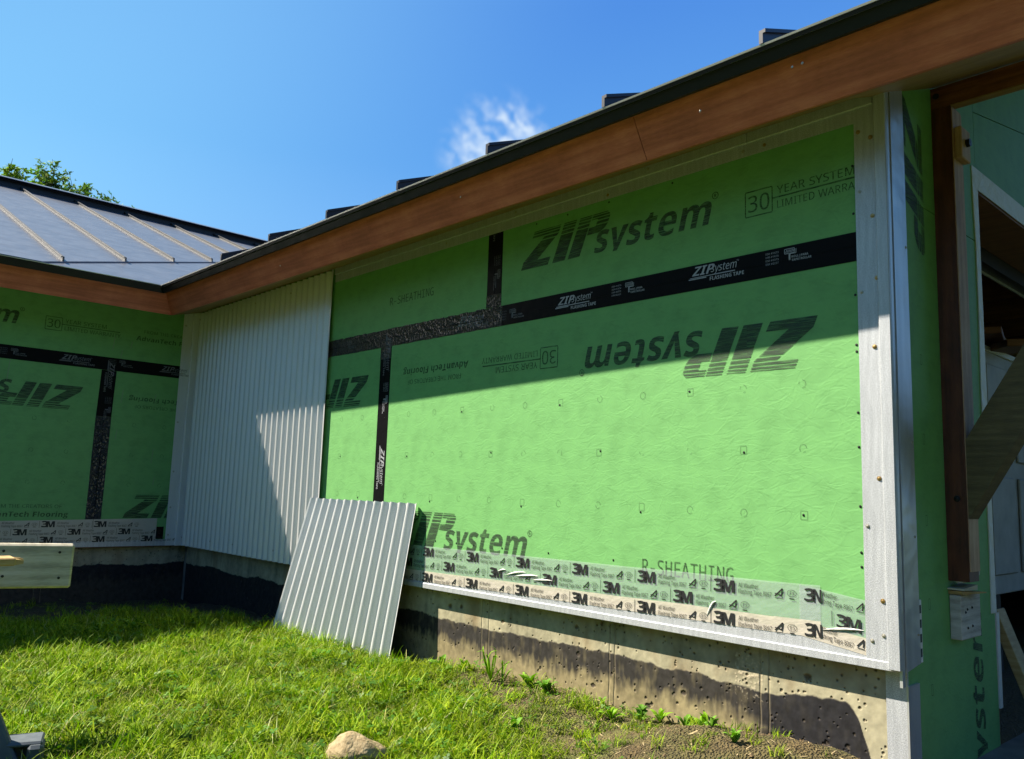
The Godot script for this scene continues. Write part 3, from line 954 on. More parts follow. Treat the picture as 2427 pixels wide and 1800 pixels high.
func build_main_wall() -> void:
	var w := part("main_wall", house)
	var st := new_st()
	box(st, 0.0, 4.955, 0.0, 1.75, -0.2, -0.012)
	put("wall_core", st, M["inside_ply"], w)
	# sheathing boards with a hairline between them
	for b in [[0.002, 3.241, 1.199, 1.70], [3.244, 4.957, 1.199, 1.70], [0.002, 2.422, 0.004, 1.196], [2.425, 4.957, 0.004, 1.196]]:
		st = new_st()
		box(st, b[0], b[1], b[2], b[3], -0.012, 0.0)
		put("sheathing_panel", st, M["sheathing"], w)
	# printing on the boards
	var R := Vector3.RIGHT
	var U := Vector3.UP
	var z := 0.0012
	st = new_st()
	board_mark(st, Vector3(3.413, 1.378, z), R, U)
	board_mark(st, Vector3(4.745, 1.005, z), -R, -U)
	board_mark(st, Vector3(2.275, 1.02, z), -R, -U, 1.0, 3)
	board_mark(st, Vector3(2.545, 0.176, z), R, U)
	put("printed_lettering", st, M["board_ink"], w)
	st = new_st()
	warranty_mark(st, Vector3(4.498, 1.368, z), R, U, 0.256)
	warranty_mark(st, Vector3(3.644, 1.028, z), -R, -U)
	creators_mark(st, Vector3(3.085, 1.02, z), -R, -U)
	stencil(st, Vector3(2.436, 1.367, z), R, U)
	stencil(st, Vector3(4.082, 0.172, z), R, U, 0.05)
	put("printed_lettering", st, M["faint_ink"], w)
	# nailing guides
	st = new_st()
	for row in [0.797, 0.597, 0.399]:
		for k in 14:
			var x: float = 4.69 - 0.2046 * k
			if absf(x - 2.424) < 0.06: continue
			var c := Vector3(x, row + rng.randf_range(-0.002, 0.002), z)
			if (k + int(row * 10)) % 3 == 0:
				frame(st, c - Vector3(0.011, 0.013, 0), R, U, 0.022, 0.026, 0.0016)
			else:
				for i in 8:
					if rng.randf() < (0.5 if row < 0.7 and row > 0.5 else 0.18): continue
					var a := TAU * i / 8
					var b := TAU * (i + 1) / 8
					strip(st, c + Vector3(cos(a) * 0.012, sin(a) * 0.013, 0), c + Vector3(cos(b) * 0.012, sin(b) * 0.013, 0), 0.0016, Vector3.BACK)
	put("nail_guides", st, M["mark_ink"], w, true)
	var nail := []
	for k in 14:
		for row in [0.79, 0.592, 0.39]:
			if (k * 7 + int(row * 100)) % 3 == 0: nail.append(Vector2(4.69 - 0.2046 * k + rng.randf_range(-0.008, 0.008), row + rng.randf_range(-0.01, 0.012)))
	for y in [0.26, 0.3, 0.43, 0.6, 0.7, 0.88, 0.9, 1.05, 1.3, 1.45]: nail.append(Vector2(4.862, y))
	for x in [3.5, 3.68, 3.9, 4.2]: nail.append(Vector2(x, 1.568))
	for x in [2.9, 3.05, 3.17, 3.35, 3.62, 3.95]: nail.append(Vector2(x, 0.205))
	screws(w, "nail_head", M["black_iron"], nail, 0.0, 0.0032)
	# black seam tape
	st = new_st()
	box(st, 3.30, 4.872, 1.1525, 1.2420, 0.0002, 0.0016)
	put("flashing_tape", st, M["black_tape"], w)
	st = new_st()
	var xs := []
	for i in 53: xs.append(1.79 + i * 0.029)
	for i in 52:
		var lo := 1.1525 + rng.randf_range(-0.0015, 0.0015)
		var hi := 1.2430 + rng.randf_range(-0.002, 0.003)
		box(st, xs[i], xs[i + 1] if i < 51 else 3.30, lo, hi, 0.0002, 0.0018)
	put("flashing_tape", st, M["puckered_tape"], w)
	st = new_st()
	box(st, 3.195, 3.291, 1.30, 1.64, 0.0002, 0.0014)
	put("flashing_tape", st, M["black_tape"], w)
	st = new_st()
	box(st, 3.194, 3.292, 1.2435, 1.2995, 0.0002, 0.0022)
	put("flashing_tape", st, M["puckered_tape"], w)
	st = new_st()
	box(st, 2.377, 2.470, 0.02, 1.09, 0.0002, 0.0014)
	put("flashing_tape", st, M["black_tape"], w)
	st = new_st()
	box(st, 2.376, 2.471, 1.0905, 1.1515, 0.0002, 0.0022)
	put("flashing_tape", st, M["puckered_tape"], w)
	# raised crease along the tapes
	for c in [[Vector3(3.5, 1.195, 0.0018), Vector3(4.872, 1.199, 0.0018)], [Vector3(1.8, 1.196, 0.002), Vector3(3.25, 1.197, 0.002)], [Vector3(3.243, 1.21, 0.002), Vector3(3.243, 1.42, 0.0016)], [Vector3(2.424, 0.9, 0.0016), Vector3(2.424, 1.18, 0.002)]]:
		st = new_st()
		var pts := []
		var rad := []
		for i in 13:
			var t := i / 12.0
			pts.append(c[0].lerp(c[1], t) + (Vector3(0, 1, 0) if absf(c[0].y - c[1].y) < 0.1 else Vector3(1, 0, 0)) * rng.randf_range(-0.0015, 0.0015))
			rad.append(rng.randf_range(0.0006, 0.0016))
		tube(st, pts, rad, 5)
		put("tape_crease", st, M["black_tape"], w)
	# tape print
	var zt := 0.0026
	st = new_st()
	tape_mark(st, Vector3(4.276, 1.197, zt), R, U)
	tape_roller(st, Vector3(4.572, 1.190, zt), R, U)
	tape_mark(st, Vector3(3.628, 1.187, zt), R, U)
	tape_roller(st, Vector3(3.924, 1.187, zt), R, U)
	tape_mark(st, Vector3(2.420, 0.645, zt), -U, R)
	tape_roller(st, Vector3(2.418, 0.965, zt), -U, R)
	put("tape_print", st, M["tape_ink"], w)
	st = new_st()
	tape_roller(st, Vector3(3.285, 1.175, zt), R, U)
	tape_mark(st, Vector3(2.995, 1.19, zt), R, U)
	tape_roller(st, Vector3(1.98, 1.178, zt), R, U)
	tape_mark(st, Vector3(2.425, 1.22, zt), -U, R)
	tape_roller(st, Vector3(3.238, 1.475, zt), -U, R)
	letters(st, "TAPE", "bold", 0.0125, 0.04, Vector3(3.226, 1.585, zt), -U, R)
	put("tape_print", st, M["tape_ink_dull"], w)
	# translucent white tape along the foot, in two overlapping lengths
	st = new_st()
	var f0 := Vector3(0.0, 0.0095, 0)
	var film := []
	for k in 20:
		var x := lerpf(1.9, 4.738, k / 19.0)
		var wv := rng.randf_range(-0.0012, 0.0012)
		film.append([Vector3(x, 0.018 + (x - 2.81) * 0.0150 + wv, 0.0026), Vector3(x, 0.177 + (x - 2.81) * 0.0099 + wv, 0.0026)])
	for k in 19: quad(st, film[k][0] + Vector3(0, 0.0465, 0), film[k + 1][0] + Vector3(0, 0.0465, 0), film[k + 1][1], film[k][1], Vector3(3, 0, -9))
	put("white_flashing_tape", st, M["white_film"], w)
	st = new_st()
	for k in 19: quad(st, film[k][0], film[k + 1][0], film[k + 1][0] + Vector3(0, 0.0465 + rng.randf_range(-0.001, 0.001), 0), film[k][0] + Vector3(0, 0.0465, 0), Vector3(3, 0, -9))
	put("white_flashing_tape", st, M["film_on_metal"], w)
	st = new_st()
	quad(st, Vector3(4.672, 0.046, 0.0024), Vector3(4.871, 0.019, 0.0024), Vector3(4.871, 0.066, 0.0024), Vector3(4.672, 0.088, 0.0024), Vector3(4, 0, -9))
	put("white_flashing_tape", st, M["film_on_metal"], w)
	st = new_st()
	quad(st, Vector3(4.672, 0.088, 0.0021), Vector3(4.871, 0.066, 0.0021), Vector3(4.871, 0.169, 0.0021), Vector3(4.672, 0.194, 0.0021), Vector3(4, 0, -9))
	put("white_flashing_tape", st, M["white_film"], w)
	st = new_st()
	var zr := 0.0042
	var rr := Vector3(1, 0.0095, 0).normalized()
	for k in 7:
		var x: float = 2.494 + 0.3118 * k
		white_print(st, Vector3(x, 0.0195 + (x - 3.12) * 0.0150, zr), Vector3(1, 0.015, 0).normalized(), U)
		if x < 4.2: white_print(st, Vector3(x - 0.159 + 0.3118, 0.0765 + (x - 2.80) * 0.0090, zr), rr, U)
		white_print(st, Vector3(x, 0.1315 + (x - 3.12) * 0.0070, zr), rr, U)
	# cut ends of the print: what runs past the first length's end is on the second
	var x9: float = 2.494 + 0.3118 * 7
	for y in [0.043, 0.143]:
		letters(st, "3", "bold", 0.037, 0.034, Vector3(x9 + 0.012, y + 0.004, zr), rr, U)
		letters(st, "N", "bold", 0.037, 0.026, Vector3(x9 + 0.040, y + 0.004, zr), rr, U)
	put("tape_print", st, M["film_ink"], w)
	st = new_st()
	var rd := Vector3(1, -0.145, 0).normalized()
	for y in [0.035, 0.135]:
		letters(st, "Weather", "regular", 0.0135, 0.045, Vector3(4.744, y + 0.032, zt + 0.0014), rd, U)
		letters(st, "shing Tape 8067", "regular", 0.0135, 0.094, Vector3(4.742, y + 0.013, zt + 0.0014), rd, U)
		var a := Vector3(4.845, y + 0.006, zt + 0.0014)
		strip(st, a, a + rd * 0.02 + U * 0.022, 0.004, Vector3.BACK)
		strip(st, a + rd * 0.018, a + rd * 0.02 + U * 0.022, 0.004, Vector3.BACK)
		strip(st, a - U * 0.004, a + rd * 0.022 - U * 0.004, 0.002, Vector3.BACK)
	letters(st, "3", "bold", 0.037, 0.034, Vector3(4.786, 0.086, zt + 0.0014), rd, U)
	letters(st, "M", "bold", 0.037, 0.042, Vector3(4.816, 0.082, zt + 0.0014), rd, U)
	strip(st, Vector3(4.773, 0.086, zt + 0.0014), Vector3(4.773, 0.128, zt + 0.0014), 0.0018, Vector3.BACK)
	put("tape_print", st, M["film_ink"], w)
	# puckers standing off the white tape
	for c in [[3.38, 0.098, 0.12, 0.022], [3.33, 0.108, 0.05, 0.012], [3.44, 0.100, 0.13, 0.012], [3.54, 0.094, 0.11, 0.008], [4.35, 0.06, 0.035, 0.05], [4.745, 0.072, 0.12, 0.014]]:
		st = new_st()
		var pts := []
		var rad := []
		for i in 9:
			var t := i / 8.0
			pts.append(Vector3(c[0] + c[2] * t, c[1] + c[3] * sin(t * 1.6), 0.0036))
			rad.append(0.0004 + 0.0034 * sin(PI * t))
		tube(st, pts, rad, 6)
		put("tape_wrinkle", st, M["white_tape"], w)

func build_left_wall() -> void:
	var w := part("left_wall", house)
	var st := new_st()
	box(st, -0.2, -0.012, -0.02, 1.75, -0.2, 5.0)
	put("wall_core", st, M["inside_ply"], w)
	for b in [[0.004, 0.598, -0.008, 1.206], [0.601, 3.04, -0.008, 1.206], [3.043, 5.0, -0.008, 1.206], [0.004, 2.2, 1.209, 1.70], [2.203, 5.0, 1.209, 1.70]]:
		st = new_st()
		box(st, -0.012, 0.0, b[2], b[3], b[0], b[1])
		put("sheathing_panel", st, M["sheathing"], w)
	var R := Vector3(0, 0, -1)
	var U := Vector3.UP
	var x := 0.0012
	st = new_st()
	board_mark(st, Vector3(x, 1.392, 2.115), R, U)
	board_mark(st, Vector3(x, 1.032, 0.745), -R, -U)
	board_mark(st, Vector3(x, 0.175, 0.42), R, U, 1.0, 3)
	put("printed_lettering", st, M["board_ink"], w)
	st = new_st()
	warranty_mark(st, Vector3(x, 1.385, 1.009), R, U)
	creators_mark(st, Vector3(x, 1.395, 0.44), R, U)
	creators_mark(st, Vector3(x, 1.0, -0.05), -R, -U)
	creators_mark(st, Vector3(x, 0.182, 1.26), R, U)
	put("printed_lettering", st, M["faint_ink"], w)
	st = new_st()
	for row in [0.805, 0.602, 0.399]:
		for k in 7:
			var zz := 0.195 + 0.2046 * k
			if absf(zz - 0.6) < 0.07: continue
			for i in 8:
				if rng.randf() < 0.2: continue
				var a := TAU * i / 8
				var b := TAU * (i + 1) / 8
				strip(st, Vector3(x, row + sin(a) * 0.013, zz + cos(a) * 0.012), Vector3(x, row + sin(b) * 0.013, zz + cos(b) * 0.012), 0.0018, Vector3.RIGHT)
	put("nail_guides", st, M["mark_ink"], w, true)
	st = new_st()
	box(st, 0.0002, 0.0016, 1.163, 1.251, 0.10, 3.0)
	put("flashing_tape", st, M["black_tape"], w)
	st = new_st()
	hexa(st, [Vector3(0.0002, 0.85, 0.553), Vector3(0.0014, 0.85, 0.553), Vector3(0.0014, 0.85, 0.650), Vector3(0.0002, 0.85, 0.650), Vector3(0.0002, 1.162, 0.546), Vector3(0.0014, 1.162, 0.546), Vector3(0.0014, 1.162, 0.642), Vector3(0.0002, 1.162, 0.642)])
	put("flashing_tape", st, M["black_tape"], w)
	st = new_st()
	hexa(st, [Vector3(0.0002, 0.05, 0.557), Vector3(0.0020, 0.05, 0.557), Vector3(0.0020, 0.05, 0.653), Vector3(0.0002, 0.05, 0.653), Vector3(0.0002, 0.8495, 0.552), Vector3(0.0020, 0.8495, 0.552), Vector3(0.0020, 0.8495, 0.651), Vector3(0.0002, 0.8495, 0.651)])
	put("flashing_tape", st, M["puckered_tape"], w)
	st = new_st()
	tube(st, [Vector3(0.002, 0.1, 0.601), Vector3(0.0022, 0.45, 0.6), Vector3(0.0018, 0.85, 0.598)], [0.001, 0.0016, 0.0008], 5)
	put("tape_crease", st, M["black_tape"], w)
	var xt := 0.0026
	st = new_st()
	tape_mark(st, Vector3(xt, 1.197, 0.905), R, U)
	tape_mark(st, Vector3(xt, 1.20, 0.262), R, U)
	tape_roller(st, Vector3(xt, 1.19, 1.25), R, U)
	tape_roller(st, Vector3(xt, 1.197, 0.60), R, U)
	tape_mark(st, Vector3(xt, 1.23, 0.600), -U, R)
	tape_roller(st, Vector3(xt, 0.98, 0.604), -U, R)
	put("tape_print", st, M["tape_ink_dull"], w)
	# thin pale runs of water and dust down the boards
	for q in [[1.19, 1.02, 0.16], [1.23, 0.60, 0.16], [1.21, 0.36, 0.22], [0.585, 1.30, 0.10], [0.53, 1.25, 0.06], [0.47, 1.33, 0.05], [0.50, 0.95, 0.09], [0.515, 0.70, 0.07], [0.28, 0.98, 0.05], [0.265, 0.55, 0.10], [0.24, 0.40, 0.06]]:
		st = new_st()
		strip(st, Vector3(x, q[1], q[0]), Vector3(x, q[1] + q[2], q[0] - 0.008), 0.0024, Vector3.RIGHT)
		put("pale_run", st, M["run_mark"], w)
	# white tape at the foot and the black scrap at its end
	st = new_st()
	quad(st, Vector3(0.0026, 0.026, 0.189), Vector3(0.0026, 0.012, 2.2), Vector3(0.0026, 0.135, 2.2), Vector3(0.0026, 0.174, 0.189), Vector3(-9, 0, 1))
	put("white_flashing_tape", st, M["film_on_metal"], w)
	st = new_st()
	box(st, 0.0002, 0.0018, 0.032, 0.116, 0.139, 0.1885)
	put("flashing_tape", st, M["black_tape"], w)
	st = new_st()
	for k in 4:
		var zz := 0.922 - 0.3118 * k + 0.3118
		white_print(st, Vector3(0.0042, 0.015, zz), R, U)
		white_print(st, Vector3(0.0042, 0.064, zz - 0.159 + 0.3118), R, U)
		if zz > 0.55: white_print(st, Vector3(0.0042, 0.113, zz - 0.003), R, U)
	put("tape_print", st, M["film_ink"], w)

func build_gable_wall() -> void:
	var w := part("gable_wall", house)
	var st := new_st()
	box(st, 4.76, 4.948, -0.45, 1.62, -0.77, -0.205)
	box(st, 4.76, 4.948, 1.575, 2.0, -3.4, -0.775)
	box(st, 4.76, 4.948, -0.45, 2.6, -6.0, -3.405)
	put("wall_core", st, M["inside_ply"], w)
	var sh: Material = M["sheathing"]
	st = new_st()
	box(st, 4.948, XC, -0.010, 1.368, -0.775, -0.013)
	box(st, 4.948, XC, -0.6, -0.0102, -0.775, -0.046)
	put("sheathing_panel", st, sh, w)
	st = new_st()
	hexa(st, [Vector3(4.948, 1.371, -0.013), Vector3(XC, 1.371, -0.013), Vector3(XC, 1.371, -0.775), Vector3(4.948, 1.371, -0.775), Vector3(4.948, 1.69, -0.013), Vector3(XC, 1.69, -0.013), Vector3(XC, 1.99, -0.775), Vector3(4.948, 1.99, -0.775)])
	put("sheathing_panel", st, sh, w)
	st = new_st()
	hexa(st, [Vector3(4.948, 1.575, -0.778), Vector3(XC, 1.575, -0.778), Vector3(XC, 1.575, -3.4), Vector3(4.948, 1.575, -3.4), Vector3(4.948, 1.862, -0.778), Vector3(XC, 1.862, -0.778), Vector3(XC, 2.37, -3.4), Vector3(4.948, 2.37, -3.4)])
	put("sheathing_panel", st, sh, w)
	st = new_st()
	hexa(st, [Vector3(4.948, 1.866, -0.778), Vector3(XC, 1.866, -0.778), Vector3(XC, 2.374, -3.4), Vector3(4.948, 2.374, -3.4), Vector3(4.948, 1.98, -0.778), Vector3(XC, 1.98, -0.778), Vector3(XC, 3.1, -3.4), Vector3(4.948, 3.1, -3.4)])
	put("sheathing_panel", st, sh, w)
	st = new_st()
	box(st, 4.948, XC, -0.5, 3.1, -6.0, -3.403)
	put("sheathing_panel", st, sh, w)
	var R := Vector3(0, 0, -1)
	var U := Vector3.UP
	st = new_st()
	board_mark(st, Vector3(XC + 0.0012, 1.705, -0.12), U * -1.0, R, 1.0, 3)
	put("printed_lettering", st, M["board_ink"], w)
	st = new_st()
	letters(st, "system", "bold", 0.107, 0.52, Vector3(XC + 0.0012, -0.42, -0.64), U, -R, 0.2, -0.012)
	put("printed_lettering", st, M["faint_ink"], w)
	st = new_st()
	for i in 5:
		for j in 2:
			var c := Vector3(XC + 0.0012, 0.86 - 0.24 * i, -0.21 - 0.41 * j)
			frame(st, c, R, U, 0.012, 0.03, 0.0016)
	put("nail_guides", st, M["mark_ink"], w, true)
	# white tape round the door opening
	st = new_st()
	box(st, XC + 0.0003, XC + 0.003, 1.57, 1.648, -3.35, -0.732)
	put("opening_tape", st, M["white_tape"], w)
	st = new_st()
	var ys := [0.09, 0.35, 0.6, 0.85, 1.1, 1.35, 1.569]
	for i in ys.size() - 1:
		var a: float = -0.735 - 0.008 * sin(i * 1.7)
		var b: float = -0.735 - 0.008 * sin((i + 1) * 1.7)
		hexa(st, [Vector3(XC + 0.0003, ys[i], a), Vector3(XC + 0.004, ys[i], a), Vector3(XC + 0.004, ys[i], -0.782), Vector3(XC + 0.0003, ys[i], -0.782), Vector3(XC + 0.0003, ys[i + 1], b), Vector3(XC + 0.004, ys[i + 1], b), Vector3(XC + 0.004, ys[i + 1], -0.782), Vector3(XC + 0.0003, ys[i + 1], -0.782)])
	put("opening_tape", st, M["white_tape"], w)
	st = new_st()
	box(st, XC - 0.02, XC + 0.002, -0.22, 0.088, -0.812, -0.784)
	put("opening_tape", st, M["white_tape"], w)
	st = new_st()
	box(st, XC + 0.0003, XC + 0.0035, 0.0, 0.172, -0.150, -0.1225)
	put("tape_scrap", st, M["white_tape"], w)
	st = new_st()
	for i in 4: box(st, XC + 0.0037, XC + 0.0041, 0.015 + 0.04 * i, 0.038 + 0.04 * i, -0.146, -0.131)
	put("tape_print", st, M["film_ink"], w)
	# lining of the opening, the door track below its head
	st = new_st()
	box(st, 4.752, 4.957, 1.562, 1.5745, -3.4, -0.79)
	put("head_lining", st, M["inside_ply"], w)
	st = new_st()
	box(st, 4.762, 4.957, -0.34, 1.561, -0.789, -0.777)
	put("jamb_lining", st, M["inside_ply"], w)
	st = new_st()
	box(st, 4.70, 4.75, 1.50, 1.575, -3.4, -0.9)
	put("door_track", st, M["roof_dark"], w)
	st = new_st()
	box(st, 4.69, 4.698, 1.49, 1.52, -3.4, -0.9)
	put("door_track", st, M["side_flashing"], w)

func build_foundation() -> void:
	var f := part("foundation", house)
	for side in 2:
		var wd := 4.93 if side == 0 else 5.0
		var tex := foundation_images(wd, 0.625, 2048, 256, 400 + side, side == 0)
		var m := mat("coated_concrete_%d" % side, Color.WHITE, 0.82)
		m.albedo_texture = tex[0]
		m.metallic_specular = 0.3
		relief(m, tex[1], 1.0)
		var st := new_st()
		var pts := [[0.0, 0.0], [1.0, 0.0], [1.0, 1.0], [0.0, 1.0]]
		for i in ([0, 1, 2, 0, 2, 3] if side == 0 else [0, 2, 1, 0, 3, 2]):
			var p: Array = pts[i]
			st.set_uv(Vector2(p[0], p[1]))
			st.set_normal(Vector3.BACK if side == 0 else Vector3.RIGHT)
			st.add_vertex(Vector3(p[0] * wd, -p[1] * 0.625, -0.04) if side == 0 else Vector3(-0.04, -p[1] * 0.625, p[0] * wd - 0.04))
		put("foundation_face", st, m, f)
	var st := new_st()
	box(st, -0.2, 4.9, -0.7, -0.002, -0.24, -0.043)
	box(st, -0.24, -0.043, -0.7, -0.002, -0.04, 5.0)
	put("foundation_wall", st, M["slab"], f)
	st = new_st()
	box(st, 1.0, 5.6, -0.6, -0.335, -6.0, -0.25)
	put("garage_slab", st, M["slab"], f)

func build_trims() -> void:
	var t := part("metal_trim", house)
	var g: Material = M["galvanised"]
	var st := new_st()
	# J-channel along the foot of the main wall: flat leg and a rolled lower edge
	box(st, 1.87, 4.9, -0.004, 0.062, 0.0003, 0.0016)
	put("base_trim", st, g, t)
	st = new_st()
	bbox(st, 1.87, 4.955, -0.012, 0.0125, 0.0018, 0.0075, 0.002)
	put("base_trim_lip", st, g, t)
	# head channel under the soffit
	st = new_st()
	box(st, 1.88, 4.93, 1.581, 1.66, 0.0018, 0.0032)
	put("head_trim", st, g, t)
	for b in [[1.88, 4.509], [4.511, 4.93]]:
		st = new_st()
		bbox(st, b[0], b[1], 1.624, 1.668, 0.0034, 0.012, 0.0015)
		put("head_trim_lip", st, g, t)
	# outside corner: wide face leg, raised nose, side leg with a groove
	st = new_st()
	box(st, 4.871, 4.938, 0.004, 1.664, 0.0036, 0.005)
	put("corner_trim", st, g, t)
	st = new_st()
	bbox(st, 4.936, 4.970, -0.006, 1.672, 0.0052, 0.020, 0.002)
	put("corner_trim_nose", st, g, t)
	st = new_st()
	box(st, 4.9605, 4.9685, -0.05, 1.69, -0.013, 0.005)
	put("corner_trim_side", st, M["side_flashing"], t)
	st = new_st()
	box(st, 4.9605, 4.963, -0.05, 1.70, -0.0175, -0.013)
	put("corner_trim_groove", st, M["black_iron"], t)
	st = new_st()
	hexa(st, [Vector3(4.9605, 0.0, -0.128), Vector3(4.9665, 0.0, -0.128), Vector3(4.9715, -0.012, -0.0175), Vector3(4.9605, -0.012, -0.0175), Vector3(4.9605, 1.706, -0.122), Vector3(4.9665, 1.706, -0.122), Vector3(4.9715, 1.70, -0.0175), Vector3(4.9605, 1.70, -0.0175)])
	put("corner_trim_side", st, M["side_flashing"], t)
	screws(t, "screw", M["zinc_screw"], [Vector2(-0.112, 1.2), Vector2(-0.112, 0.62), Vector2(-0.112, 0.08), Vector2(-0.11, 0.35)], 4.9668, 0.004, Vector3.RIGHT)
	# cover strip on the concrete corner below
	st = new_st()
	box(st, 4.905, 4.964, -0.6, -0.013, -0.043, -0.037)
	put("foundation_corner_strip", st, g, t)
	st = new_st()
	box(st, 4.9605, 4.966, -0.6, -0.052, -0.115, -0.0365)
	put("foundation_corner_strip", st, M["side_flashing"], t)
	# inside corner: two legs and the hooked lip that takes the siding
	st = new_st()
	box(st, 0.0004, 0.002, -0.014, 1.66, 0.004, 0.123)
	put("inside_corner_trim", st, M["corrugated"], t)
	st = new_st()
	bbox(st, 0.0022, 0.026, -0.016, 1.655, 0.004, 0.058, 0.003)
	put("inside_corner_trim", st, M["corrugated"], t)
	# strip along the foot of the left wall
	st = new_st()
	box(st, 0.0006, 0.0022, -0.014, 0.03, 0.125, 5.0)
	put("base_trim", st, g, t)
	screws(t, "screw", M["brass"], [Vector2(4.884, 1.549), Vector2(4.921, 1.522), Vector2(4.921, 1.279), Vector2(4.929, 1.09), Vector2(4.917, 0.888), Vector2(4.92, 0.51), Vector2(4.921, 0.173)], 0.0049, 0.0055)
	screws(t, "screw", M["zinc_screw"], [Vector2(4.884, 1.362), Vector2(4.883, 1.055), Vector2(4.884, 0.376), Vector2(4.921, 0.08), Vector2(4.889, 0.062)], 0.0049, 0.0048)
	screws(t, "screw", M["brass"], [Vector2(4.571, 1.602), Vector2(3.896, 1.597)], 0.0032, 0.005)
	screws(t, "screw", M["zinc_screw"], [Vector2(4.497, 1.598), Vector2(4.098, 1.646), Vector2(3.379, 1.645), Vector2(2.9, 1.602)], 0.012, 0.0045)
	screws(t, "screw", M["zinc_screw"], [Vector2(0.105, 1.55), Vector2(0.105, 1.2), Vector2(0.105, 0.85), Vector2(0.105, 0.5), Vector2(0.105, 0.25), Vector2(0.105, 0.06)], 0.002, 0.005, Vector3.RIGHT)

func corrugated(nu: int, nv: int, f: Callable) -> SurfaceTool:
	# sheet metal: outer skin, inner skin 1 mm behind, closed edges
	var st := new_st()
	st.set_smooth_group(0)
	var grid := []
	for i in nu + 1:
		for j in nv + 1: grid.append(f.call(i / float(nu), j / float(nv), 0.0))
	for i in nu:
		for j in nv:
			var a := i * (nv + 1) + j
			for k in [a, a + 1, a + nv + 1, a + 1, a + nv + 2, a + nv + 1]: st.add_vertex(grid[k])
	st.set_smooth_group(1)
	var back := []
	for i in nu + 1:
		for j in nv + 1: back.append(f.call(i / float(nu), j / float(nv), -0.0012))
	for i in nu:
		for j in nv:
			var a := i * (nv + 1) + j
			for k in [a, a + nv + 1, a + 1, a + 1, a + nv + 1, a + nv + 2]: st.add_vertex(back[k])
	st.set_smooth_group(2)
	for i in nu:
		for e in [0, nv]:
			var a: int = i * (nv + 1) + e
			var b: int = a + nv + 1
			for v in [grid[a], back[a], grid[b], grid[b], back[a], back[b]]: st.add_vertex(v)
	st.index()
	st.generate_normals()
	return st

func build_siding() -> void:
	var s := part("corrugated_siding", house)
	var x0 := 0.028
	var x1 := 1.885
	var pitch := 0.0678
	var st := corrugated(27 * 10, 1, func(u, v, d): return Vector3(lerpf(x0, x1, u), lerpf(-0.012, 1.652, v), 0.0135 + d + 0.0118 * cos(TAU * (lerpf(x0, x1, u) - 1.405) / pitch)))
	put("corrugated_panel", st, M["corrugated"], s)
	screws(s, "screw", M["zinc_screw"], [Vector2(1.405, 1.589), Vector2(0.930, 1.595), Vector2(0.591, 1.600), Vector2(0.049, 1.602), Vector2(1.405, 0.053), Vector2(0.863, 0.051), Vector2(0.523, 0.049), Vector2(0.049, 0.045)], 0.0243, 0.0052)

func roof_y(x: float) -> float: return EAVE_Y + SLOPE * (0.47 - x)     # left roof, falls towards +x

